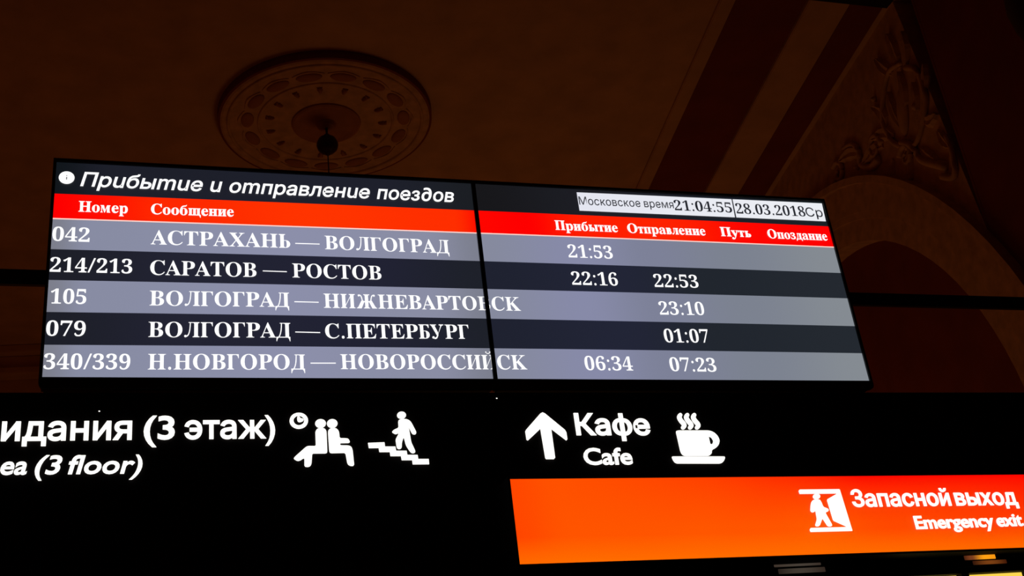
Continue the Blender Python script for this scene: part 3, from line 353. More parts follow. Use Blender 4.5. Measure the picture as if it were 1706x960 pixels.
# ---- archway mouldings
ar = thing('archway', 'large cream arch moulding around a dark red recess on the right-hand wall', 'arch', RM(XR - .03, UP, 0))
def band(rx0, rz0, c0, rx1, rz1, c1, x0, depth, n=44, a0=0, a1=180, z0=AZ, z1=AZ):
    A = arc(rx0, rz0, z0, n, a0, a1, c0); B = arc(rx1, rz1, z1, n, a0, a1, c1)
    V, F = [], []
    for (a, b) in zip(A, B):
        V += [RM(x0, *a), RM(x0, *b), RM(x0 + depth, *a), RM(x0 + depth, *b)]
    for i in range(n):
        p, q = 4 * i, 4 * i + 4
        F += [(p, p + 1, q + 1, q), (p + 1, p + 3, q + 3, q + 1), (p + 2, p, q, q + 2), (p + 3, p + 2, q + 2, q + 3)]
    F += [(0, 2, 3, 1), (4 * n, 4 * n + 1, 4 * n + 3, 4 * n + 2)]
    return V, F
OZ, OA, OB = 1.680 + H0, 3.942, 4.630
obj('inner_band', band(AR, AR, AC, AR + .22, AR + .22, AC, XR + .02, .03), M['cream2'], ar)
obj('bead', band(AR + .22, AR + .22, AC, AR + .29, AR + .29, AC, XR + .008, .042), M['cream2'], ar)
obj('outer_band', band(AR + .29, AR + .29, AC, OA - .07, OB - .07, AC, XR + .005, .045, z1=OZ), M['cream2'], ar)
obj('outer_lip', band(OA - .07, OB - .07, AC, OA, OB, AC, XR - .05, .10, z0=OZ, z1=OZ), M['cream2'], ar)
for s in (0, 1):
    u0, u1 = (AC - OA + .05, AC - AR + .02) if s == 0 else (AC + AR - .02, AC + OA - .05)
    obj('impost', room(join(box(XR - .2, XR - .01, u0 - .06, u1 + .12, AZ - .10, AZ - .001, .01), box(XR - .15, XR - .01, u0, u1 + .06, AZ - .2, AZ - .10, .01))), M['cream2'], ar)
    obj('pilaster', room(box(XR - .09, XR - .021, u0, min(u1, YF - .02), 0, AZ - .2, .01)), M['cream2'], ar)

# ---- stucco relief over the arch
orn = thing('stucco_ornament', 'cream stucco relief of scrolls and leaves above the arch, right of the ceiling bands', 'ornament', RM(XR - .03, 8.6, 5.9 + H0))
XO = XR + .05
def leaf(b, t, wdt, h=.05, bend=.0, n=8):
    """acanthus-like leaf lying on the wall from b to t (u, z)"""
    b, t = Vector(b), Vector(t); d = t - b; L = d.length; d.normalize(); s = Vector((-d.y, d.x)); V, F = [], []
    for i in range(n + 1):
        f = i / n; wv = wdt * (math.sin(math.pi * min(1, f * .92 + .06)) ** .8) * (1 + .16 * math.cos(f * 22)); c = b + d * L * f + s * bend * math.sin(f * math.pi)
        hh = h * (.35 + .65 * math.sin(math.pi * (f * .8 + .1))) + .03 * f * f
        for k, (a, e) in enumerate([(-1, 0), (-.55, .85), (0, .45), (.55, .85), (1, 0)]):
            p = c + s * a * wv; V.append(RM(XO - hh * e - .003, p.x, p.y + H0))
    for i in range(n):
        for k in range(4): F.append((i * 5 + k, i * 5 + k + 1, i * 5 + k + 6, i * 5 + k + 5))
    m = len(V)
    V += [v + ex * (.012 + (v.dot(ex) < XO) * (XO - v.dot(ex))) for v in V]
    F += [tuple(m + i for i in q)[::-1] for q in F]
    ring = [i * 5 for i in range(n + 1)] + [n * 5 + k for k in range(1, 5)] + [i * 5 + 4 for i in range(n - 1, -1, -1)] + [3, 2, 1]
    for i in range(len(ring)): a, c2 = ring[i], ring[(i + 1) % len(ring)]; F.append((a, c2, m + c2, m + a))
    return V, F
def scroll(pts, r0, r1):
    P_ = [Vector(p) for p in pts]; q = []
    E_ = [P_[0]] + P_ + [P_[-1]]
    for i in range(1, len(E_) - 2):
        for t in (0, .25, .5, .75):
            a, b, c, d = E_[i - 1:i + 3]; q.append(.5 * ((2 * b) + (-a + c) * t + (2 * a - 5 * b + 4 * c - d) * t * t + (-a + 3 * b - 3 * c + d) * t ** 3))
    q.append(P_[-1]); n = len(q)
    return tube([RM(XO - .02, p.x, p.y + H0) for p in q], [r0 + (r1 - r0) * i / (n - 1) for i in range(n)], 8)
def spiral(c, r, turns, a0, sgn, rad0, rad1):
    return scroll([(c[0] + r * (1 - .8 * f) * math.cos(a0 + sgn * f * turns * 6.283), c[1] + r * (1 - .8 * f) * math.sin(a0 + sgn * f * turns * 6.283)) for f in [i / 10 for i in range(11)]], rad0, rad1)
def oval(c, ru, rz, h, tilt=0.0, n=20):
    V, F = [], []
    for j in range(5):
        t = j / 4 * math.pi / 2
        for k in range(n):
            a = 2 * math.pi * k / n; p = Vector((ru * math.cos(t) * math.cos(a), rz * math.cos(t) * math.sin(a))); p.rotate(Matrix.Rotation(tilt, 2))
            V.append(RM(XO - h * math.sin(t), c[0] + p.x, c[1] + p.y + H0))
    for j in range(4):
        for k in range(n): F.append((j * n + k, j * n + (k + 1) % n, (j + 1) * n + (k + 1) % n, (j + 1) * n + k))
    F.append(tuple(range(n))); return V, F
obj('cartouche', oval((8.52, 6.0), .10, .24, .04, .35), M['cream2'], orn, smooth=True)
obj('cartouche_rim', scroll([(8.25, 6.30), (8.10, 6.15), (8.10, 5.85), (8.28, 5.68), (8.46, 5.60), (8.62, 5.66)], .03, .022), M['cream2'], orn, smooth=True)
obj('cartouche_rim', scroll([(8.28, 6.38), (8.52, 6.46), (8.72, 6.34), (8.86, 6.12), (8.80, 5.86), (8.66, 5.70)], .022, .028), M['cream2'], orn, smooth=True)
for b, t, wd, bn in [((8.28, 6.30), (8.12, 6.62), .07, .02), ((8.36, 6.38), (8.36, 6.78), .08, .0), ((8.5, 6.42), (8.66, 6.72), .07, -.02), ((8.86, 6.02), (8.95, 6.36), .08, .06), ((8.76, 5.9), (9.12, 6.10), .08, .04),
                     ((8.12, 5.9), (7.96, 6.12), .05, .0), ((8.25, 5.72), (8.02, 5.62), .07, .03), ((8.62, 5.62), (8.72, 5.36), .08, .02), ((8.42, 5.52), (8.22, 5.26), .08, .03), ((8.1, 5.5), (7.97, 5.24), .06, .02),
                     ((9.0, 5.95), (9.42, 5.98), .09, .05), ((9.4, 6.12), (9.82, 6.30), .08, .05), ((8.9, 5.72), (9.2, 5.56), .08, -.03), ((8.5, 5.95), (8.36, 6.34), .06, .03), ((8.62, 5.9), (8.62, 6.3), .06, -.03), ((8.36, 5.8), (8.2, 6.1), .05, .02)]:
    obj('leaf', leaf(b, t, wd, .035, bn), M['cream2'], orn)
obj('scroll', scroll([(9.70, 6.38), (9.50, 6.30), (9.42, 6.16), (9.44, 6.02), (9.28, 5.88), (9.10, 5.86)], .02, .045), M['cream2'], orn, smooth=True)
obj('scroll', scroll([(8.67, 5.76), (8.52, 5.62), (8.44, 5.42), (8.28, 5.27), (8.12, 5.14)], .03, .045), M['cream2'], orn, smooth=True)
obj('scroll', spiral((8.66, 5.60), .12, 1.2, .5, 1, .032, .015), M['cream2'], orn, smooth=True)
obj('scroll', spiral((9.12, 6.0), .14, 1.2, 3.4, -1, .034, .015), M['cream2'], orn, smooth=True)
obj('scroll', spiral((9.92, 6.22), .13, 1.1, 1.0, 1, .03, .015), M['cream2'], orn, smooth=True)
obj('scroll', scroll([(8.22, 5.10), (8.05, 5.0), (7.98, 5.2), (8.0, 5.38)], .035, .02), M['cream2'], orn, smooth=True)
for c, r in [((9.84, 6.29), .035), ((10.04, 6.18), .04), ((9.55, 6.05), .03), ((8.30, 5.9), .04), ((8.9, 6.42), .03)]:
    obj('bud', oval(c, r, r, .05, 0, 12), M['cream2'], orn, smooth=True)

# ================================================================== CEILING ROSE AND CHANDELIER
RC = (1.667, 9.80); HR = .085
rose = thing('ceiling_rose', 'round plaster ceiling rose with a dark rim and ring of oval bosses', 'ceiling rose', (RC[0], RC[1], ZC))
def ring(prof, sy=1.0, n=96): return lathe(prof, (RC[0], RC[1], ZC), n, sy)
obj('rim', ring([(1.046, 0), (1.043, -HR), (1.02, -HR - .004), (1.01, -HR + .01)]), M['terra'], rose)
obj('plate', ring([(1.022, -HR - .003), (1.0, -HR - .012), (.97, -HR - .01), (.90, -HR), (.62, -HR + .004), (.02, -HR + .004)]), M['cream2'], rose)
obj('moulding', ring([(.965, -HR), (.958, -HR - .02), (.945, -HR - .024), (.932, -HR - .018), (.925, -HR + .002)]), M['cream2'], rose, smooth=True)
obj('moulding', ring([(.67, -HR + .004), (.665, -HR - .008), (.655, -HR - .01), (.645, -HR - .006), (.64, -HR + .004)]), M['cream2'], rose, smooth=True)
obj('centre_disc', ring([(.34, -HR + .004), (.335, -HR - .012), (.315, -HR - .02), (.27, -HR - .01), (.10, -HR - .014), (.08, -HR - .05), (.015, -HR - .06)]), M['terra_shade'], rose)
def blob(c, ang, ra, rt, h, n=18):
    """low oval boss under the ceiling: ra radial, rt tangential half size"""
    V, F = [], []; er = Vector((math.cos(ang), math.sin(ang), 0)); et = Vector((-er.y, er.x, 0)); m = 4
    for j in range(m + 1):
        t = j / m * math.pi / 2 * .92
        for k in range(n):
            a = 2 * math.pi * k / n; p = er * (ra * math.cos(t) * math.cos(a)) + et * (rt * math.cos(t) * math.sin(a))
            V.append((c[0] + p.x, c[1] + p.y, ZC - HR + .002 - h * math.sin(t)))
    for j in range(m):
        for k in range(n): F.append((j * n + k, j * n + (k + 1) % n, (j + 1) * n + (k + 1) % n, (j + 1) * n + k))
    F += [tuple(range(n)), tuple(range(m * n, m * n + n))]; return V, F
for i in range(15):
    a = R(-110 + 24 * i); rad = .762
    c = (RC[0] + rad * math.cos(a), RC[1] + rad * math.sin(a))
    obj('oval_boss', blob(c, a, .062, .125, .022), M['terra_shade'], rose, smooth=True)  # boss colour carries the shade of the curved petals
    c2 = (RC[0] + (rad + .105) * math.cos(a), RC[1] + (rad + .105) * math.sin(a))
    A = [(RC[0] + (rad + .085 - .035 * abs(t) ** 1.5) * math.cos(a + t * .19), RC[1] + (rad + .085 - .035 * abs(t) ** 1.5) * math.sin(a + t * .19), ZC - HR - .002) for t in [-1 + j / 4 for j in range(9)]]
    obj('scallop', tube(A, [.004 + .008 * (1 - abs(-1 + j / 4)) for j in range(9)], 6), M['cream2'], rose, smooth=True)
    a2 = a + R(6); c = (RC[0] + .552 * math.cos(a2), RC[1] + .552 * math.sin(a2))
    obj('small_leaf', join(blob(c, a2, .045, .02, .03, 10), blob((c[0] + .02 * math.cos(a2), c[1] + .02 * math.sin(a2)), a2 + .9, .035, .012, .022, 10), blob((c[0] + .02 * math.cos(a2), c[1] + .02 * math.sin(a2)), a2 - .9, .035, .012, .022, 10)), M['terra_shade'], rose)

ch = thing('chandelier', 'dark round chandelier canopy on a thin rod hanging from the middle of the ceiling rose', 'chandelier', (RC[0], RC[1], ZC))
zb = 6.667 + H0
obj('canopy', lathe([(.002, .115), (.03, .11), (.045, .09), (.085, .06), (.104, .015), (.106, -.01), (.095, -.05), (.062, -.085), (.03, -.10), (.02, -.118), (.002, -.125)], (RC[0], RC[1], zb), 24), M['bronze'], ch, smooth=True)
obj('rod', join(tube([(RC[0], RC[1], ZC - HR - .05), (RC[0], RC[1], zb + .1)], .012), tube([(RC[0], RC[1], zb - .12), (RC[0], RC[1], 5.9)], .006)), M['bronze'], ch)
obj('body', lathe([(.002, .28), (.04, .26), (.05, .2), (.03, .15), (.07, .1), (.11, .02), (.09, -.06), (.03, -.12), (.05, -.16), (.002, -.2)], (RC[0], RC[1], 5.7), 20), M['bronze'], ch, smooth=True)
for i in range(6):
    a = R(60 * i + 12); q = lambda r, z: (RC[0] + r * math.cos(a), RC[1] + r * math.sin(a), 5.7 + z)
    arm = obj('arm', tube([q(.08, 0), q(.2, -.12), q(.36, -.14), q(.48, -.04), q(.5, .05)], .012), M['bronze'], ch, smooth=True)
    obj('candle_cup', lathe([(.002, -.01), (.05, 0), (.055, .02), (.02, .03), (.018, .13), (.002, .14)], q(.5, .05), 12), M['bronze'], arm)

# ================================================================== SIGN HARDWARE
YS = 3.04
rail = thing('mounting_rail', 'long black horizontal rail running behind the display board to both sides', 'rail', (1, 3.22, 1.68 + H0))
obj('beam', box(-5.45, 5.98, 3.18, 3.20, 1.640 + H0, 1.6865 + H0, .003), M['metal'], rail)
for x in (-1.9, -.1, 2.06, 4.0):
    if x in (-.1, 2.06): obj('post', box(x - .03, x + .03, 3.20, 3.235, 1.262 + H0, 1.90 + H0, .003), M['metal'], rail)
for x in (-5.50, 5.93):
    obj('end_plate', box(x, x + .06, 3.165, 3.215, 1.61 + H0, 1.72 + H0, .004), M['metal'], rail)

def dark_things():
    f = thing('hanging_fixture', 'dark box-shaped hanging fixture cut off by the top edge of the photo', 'fixture', (3.95, 5.1, 4.9 + H0))
    obj('housing', box(3.42, 4.655, 4.98, 5.22, 4.875 + H0, 5.10 + H0, .03), M['metal'], f)
    for x in (3.6, 4.3):
        obj('suspension_rod', tube([(x, 5.1, 5.09 + H0), (x, 5.1, ZC)], .01), M['metal'], f)
    g = thing('globe_pendant', 'black round pendant cut off by the top right corner of the photo', 'pendant', (4.86, 4.0, 4.10 + H0))
    zg = 4.10 + H0; r = .45
    obj('globe', lathe([(max(.002, r * math.sin(math.pi * i / 16)), r * math.cos(math.pi * i / 16)) for i in range(17)], (4.97, 4.0, zg), 32), M['metal'], g, smooth=True)
    obj('suspension_rod', tube([(4.97, 4.0, zg + r - .01), (4.97, 4.0, ZC)], .012), M['metal'], g)
    obj('ceiling_cup', lathe([(.07, 0), (.07, -.02), (.03, -.06), (.01, -.07)], (4.97, 4.0, ZC), 16), M['metal'], g)
dark_things()

# ================================================================== THE TWO MONITORS
SEAM = .9635
ZL = [1.9569, 1.8527, 1.7722, 1.6767, 1.5824, 1.4872, 1.392, 1.2981]      # row edges, left monitor
ZR = [1.9570, 1.8611, 1.7806, 1.6835, 1.5897, 1.4890, 1.393, 1.2950]      # row edges at the far right
XA, XB = -.2475, 2.1945
def zrow(i, x):
    t = (x - XA) / (XB - XA); return ZL[i] + (ZR[i] - ZL[i]) * t + .0035 * 4 * t * (1 - t) * (1 if 0 < i < 7 else .2)
def quadband(i0, i1, x0, x1, y, n=8, dz0=0, dz1=0):
    V, F = [], []
    for k in range(n + 1):
        x = x0 + (x1 - x0) * k / n; V += [(x, y, zrow(i0, x) + dz0), (x, y, zrow(i1, x) + dz1)]
    for k in range(n): F.append((2 * k, 2 * k + 1, 2 * k + 3, 2 * k + 2))
    return V, F
def quad(p, y): return [(x, y, z) for x, z in p], [(0, 1, 2, 3)]
mon = {}
for side, (x0, x1, lab) in {'L': (XA, SEAM - .006, 'left half of the black timetable display showing train numbers and destinations'),
                            'R': (SEAM + .006, XB, 'right half of the black timetable display showing the clock and arrival times')}.items():
    t = thing('monitor', lab, 'monitor', (x0, YS, ZL[7] + H0)); mon[side] = t
    xo0, xo1 = (x0 - .008, x1 + .0055) if side == 'L' else (x0 - .0055, x1 + .008)
    zt, zbm = 1.966, 1.2665
    obj('housing', lift(join(box(xo0 + .004, xo1 - .004, YS + .006, YS + .055, zbm + .006, zt - .004, .006), box(xo0 + .2, xo1 - .2, YS + .055, YS + .10, zbm + .12, zt - .15, .01))), M['black'], t)
    # bezel: rounded rectangle with the screen opening
    rc = .016
    def rnd(cx, cz, a0): return [(cx + rc * math.cos(R(a0 + 18 * k)), cz + rc * math.sin(R(a0 + 18 * k))) for k in range(6)]
    bl = rnd(xo0 + rc, zbm + rc, 180) if side == 'L' else [(xo0, zbm)]
    br = rnd(xo1 - rc, zbm + rc, 270) if side == 'R' else [(xo1, zbm)]
    outer = bl + br + [(xo1, zt), (xo0, zt)]
    zb0, zb1 = (zrow(7, x0), zrow(7, x1))
    hole = [(x0, zb0), (x1, zb1), (x1, zrow(0, x1)), (x0, zrow(0, x0))]
    v, f = fill([[outer, hole]], 1, 0, .012)
    obj('bezel', lift(([(a, YS + .008 + b, c) for a, b, c in v], f)), M['black'], t)
    v, f = quadband(0, 7, x0 - .001, x1 + .001, YS + .004)
    v2 = [(a, b + .003, c) for a, b, c in v]; n = len(v)
    scr = obj('screen', lift((v, f)), M['title' + side], t, label='dark blue-black lit screen')
    S = lambda nm, VF, m, lb=None: obj(nm, lift(VF), M[m], scr, label=lb)
    S('header_band', quadband(1, 2, x0, x1, YS + .003), 'head' + side, 'glowing red header band')
    S('hairline', quadband(2, 2, x0, x1, YS + .0025, dz0=.0022, dz1=-.0018), 'hair', 'thin pale line under the red band')
    for r_ in range(5):
        S('row_band', quadband(2 + r_, 3 + r_, x0, x1, YS + .003, dz0=-.0018 if r_ == 0 else 0), ('grey' if r_ % 2 == 0 else 'dark') + side, ['grey-blue row', 'dark navy row'][r_ % 2])
    mon[side + 's'] = (scr, x0, x1)
def lettering(VF, mat, label):
    xs = [v[0] for v in VF[0]]
    for side in 'LR':
        scr, x0, x1 = mon[side + 's']
        if min(xs) > x1 or max(xs) < x0: continue
        v = VF
        if side == 'L' and max(xs) > x1: v = clip(VF, x1, True)
        if side == 'R' and min(xs) < x0: v = clip(VF, x0, False)
        obj('lettering', lift(v), mat, scr, label=label)
YT = YS + .001
W_, K_ = M['white'], M['ink']
scrR = mon['Rs'][0]; scrL = mon['Ls'][0]
obj('clock_panel', lift(quad([(1.3046, 1.8768), (1.8495, 1.8790), (1.8515, 1.9489), (1.3046, 1.9447)], YT + .001)), M['clockbg'], scrR, label='white clock field')
obj('clock_panel', lift(quad([(1.8545, 1.8790), (2.1900, 1.8800), (2.1925, 1.9510), (1.8555, 1.9490)], YT + .001)), M['clockbg'], scrR, label='white date field')
v, f = fill([[[(-.2185 + .0208 * math.cos(2 * math.pi * k / 28), 1.9055 + .0208 * math.sin(2 * math.pi * k / 28)) for k in range(28)]]], 1)
obj('info_symbol', lift(([(a, YT, c) for a, b, c in v], f)), W_, scrL, label='white info disc')
obj('info_symbol', lift(join(quad([(-.2196, 1.8985), (-.2172, 1.8985), (-.2172, 1.9075), (-.2196, 1.9075)], YT - .001), quad([(-.2196, 1.9105), (-.2172, 1.9105), (-.2172, 1.9130), (-.2196, 1.9130)], YT - .001))), K_, scrL, label='tiny dark letter i')
TX = [('title', 'Прuбыmuе u оmправленuе поез∂ов', -0.1818, 0.8985, 1.8808, 1.8861, 0.0461),
 ('n', '042', -0.2458, -0.1498, 1.7017, 1.7018, 0.0425),
 ('n', '214/213', -0.2465, -0.0359, 1.6064, 1.6078, 0.0425),
 ('n', '105', -0.2398, -0.1505, 1.5113, 1.5117, 0.0425),
 ('n', '079', -0.2456, -0.1483, 1.4168, 1.4172, 0.0425),
 ('n', '340/339', -0.2463, -0.0333, 1.322, 1.3225, 0.0425),
 ('d', 'АСТРАХАНЬ', 0.0107, 0.3951, 1.7012, 1.7049, 0.0452),
 ('d', '—', 0.4096, 0.4795, 1.7207, 1.7212, 0.0452),
 ('d', 'ВОЛГОГРАД', 0.4946, 0.8662, 1.7049, 1.7053, 0.0452),
 ('d', 'САРАТОВ', 0.0112, 0.2981, 1.6055, 1.6073, 0.0452),
 ('d', '—', 0.3158, 0.383, 1.6276, 1.6273, 0.0452),
 ('d', 'РОСТОВ', 0.3984, 0.6546, 1.6095, 1.6097, 0.0452),
 ('d', 'ВОЛГОГРАД', 0.0116, 0.3868, 1.5114, 1.5152, 0.0452),
 ('d', '—', 0.4012, 0.4693, 1.5324, 1.5322, 0.0452),
 ('d', 'НИЖНЕВАРТОВСК', 0.4834, 1.0676, 1.5151, 1.5184, 0.0452),
 ('d', 'ВОЛГОГРАД', 0.0105, 0.3875, 1.4171, 1.4207, 0.0452),
 ('d', '—', 0.4007, 0.4696, 1.4383, 1.4376, 0.0452),
 ('d', 'С.ПЕТЕРБУРГ', 0.4836, 0.8994, 1.4203, 1.4244, 0.0452),
 ('d', 'Н.НОВГОРОД', 0.0114, 0.4245, 1.3226, 1.325, 0.0452),
 ('d', '—', 0.4394, 0.5089, 1.3442, 1.3447, 0.0452),
 ('d', 'НОВОРОССИЙСК', 0.522, 1.064, 1.3267, 1.3291, 0.0452),
 ('t', '21:53', 1.2445, 1.3914, 1.7058, 1.7063, 0.0438),
 ('t', '22:16', 1.2427, 1.3933, 1.6108, 1.6117, 0.0438),
 ('t', '22:53', 1.5154, 1.6663, 1.611, 1.6122, 0.0438),
 ('t', '23:10', 1.5158, 1.6678, 1.5151, 1.5166, 0.0438),
 ('t', '01:07', 1.5151, 1.6649, 1.4213, 1.4221, 0.0438),
 ('t', '06:34', 1.2435, 1.395, 1.3278, 1.3272, 0.0438),
 ('t', '07:23', 1.5162, 1.6692, 1.3261, 1.3248, 0.0438),
 ('h', 'Номер', -0.1829, -0.0528, 1.7973, 1.7983, 0.0336),
 ('h', 'Сообщение', 0.0094, 0.2374, 1.7989, 1.802, 0.0336),
 ('h', 'Прибытие', 1.2147, 1.4239, 1.8028, 1.8036, 0.0336),
 ('h', 'Отправление', 1.4571, 1.7292, 1.8029, 1.805, 0.0336),
 ('h', 'Путь', 1.7839, 1.8931, 1.8052, 1.8054, 0.0336),
 ('h', 'Опоздание', 1.955, 2.178, 1.8047, 1.8051, 0.0336),
 ('c', 'Московское время', 1.307, 1.6345, 1.8985, 1.9015, 0.0304),
 ('c', '21:04:55', 1.6366, 1.8441, 1.8945, 1.8955, 0.0374),
 ('c', '28.03.2018', 1.859, 2.1173, 1.8935, 1.8945, 0.038),
 ('c', 'Ср', 2.1193, 2.1837, 1.8952, 1.8961, 0.0357)]
for kind, s, x0, x1, z0, z1, cap in TX:
    if kind == 'title':
        for VF in wordlist([(s.split()[0], -.1819, .1510), (s.split()[1], .1717, .2062), (s.split()[2], .2256, .6378), (s.split()[3], .6579, .8985)], 'sans', z0, z1, x0, x1, .0461, YT, .011, .22): lettering(VF, W_, 'bold italic white title')
        continue
    if kind in 'ndt': VF = text(s, 'bold', x0, x1, z0, z1, cap, YT, -.004 if kind == 't' else -.002); m, lb = W_, 'white serif ' + {'n': 'train number', 'd': 'station name', 't': 'time'}[kind]
    elif kind == 'h': VF = text(s, 'bold', x0, x1, z0, z1, cap, YT, .004); m, lb = W_, 'small white column heading'
    else:
        fnt = 'bold' if s[0].isdigit() else 'sans'
        VF = text(s, fnt, x0, x1, z0, z1, cap, YT - .0005, -.002 if fnt == 'bold' else .003, space=.17); m, lb = K_, 'dark clock lettering'
    lettering(VF, m, lb)

# ================================================================== BLACK DIRECTION SIGN
ds = thing('direction_sign', 'wide black hanging sign with backlit white waiting-area and cafe symbols', 'sign', (1, YS, .70 + H0))
obj('panel', box(-1.6, 4.3, YS + .001, YS + .03, .70 + H0, 1.258 + H0, .003), M['panel'], ds)
obj('cabinet', box(-1.59, 4.29, YS + .03, YS + .2, .71 + H0, 1.252 + H0, .004), M['panel'], ds)
obj('support_block', box(-.075, 2.04, YS + .03, YS + .09, 1.2521 + H0, 1.266 + H0), M['metal'], ds)
def S2(nm, VF, lb, m='white_sign'): return obj(nm, lift(VF), M[m], ds, label=lb)
for VF in wordlist([('ож', -.4300, -.3420), ('идания', -.3335, -.0236), ('(3', .0050, .0821), ('этаж)', .1060, .3383)], 'sign', 1.1277, 1.1273, -.33, .34, .0625, YS, .019, 0, .003, .70):
    S2('lettering', VF, 'white backlit waiting-area lettering')
for VF in wordlist([('ar', -.3800, -.3340), ('ea', -.3290, -.2681), ('(3', -.2499, -.1875), ('floor)', -.1728, .0042)], 'sign', 1.0399, 1.0367, -.33, .0, .0480, YS, .017, .20, .003, .70):
    S2('lettering', VF, 'white italic backlit lettering')
S2('lettering', text('Кафе', 'sign', 1.1850, 1.4157, 1.1270, 1.1245, .0605, YS, .026, 0, .003, capk=.70), 'white backlit lettering with the word for cafe')
S2('lettering', text('Cafe', 'sign', 1.1964, 1.3437, 1.0375, 1.0360, .0480, YS, .022, 0, .003, capk=.70), 'smaller white backlit lettering')
PIC = {}
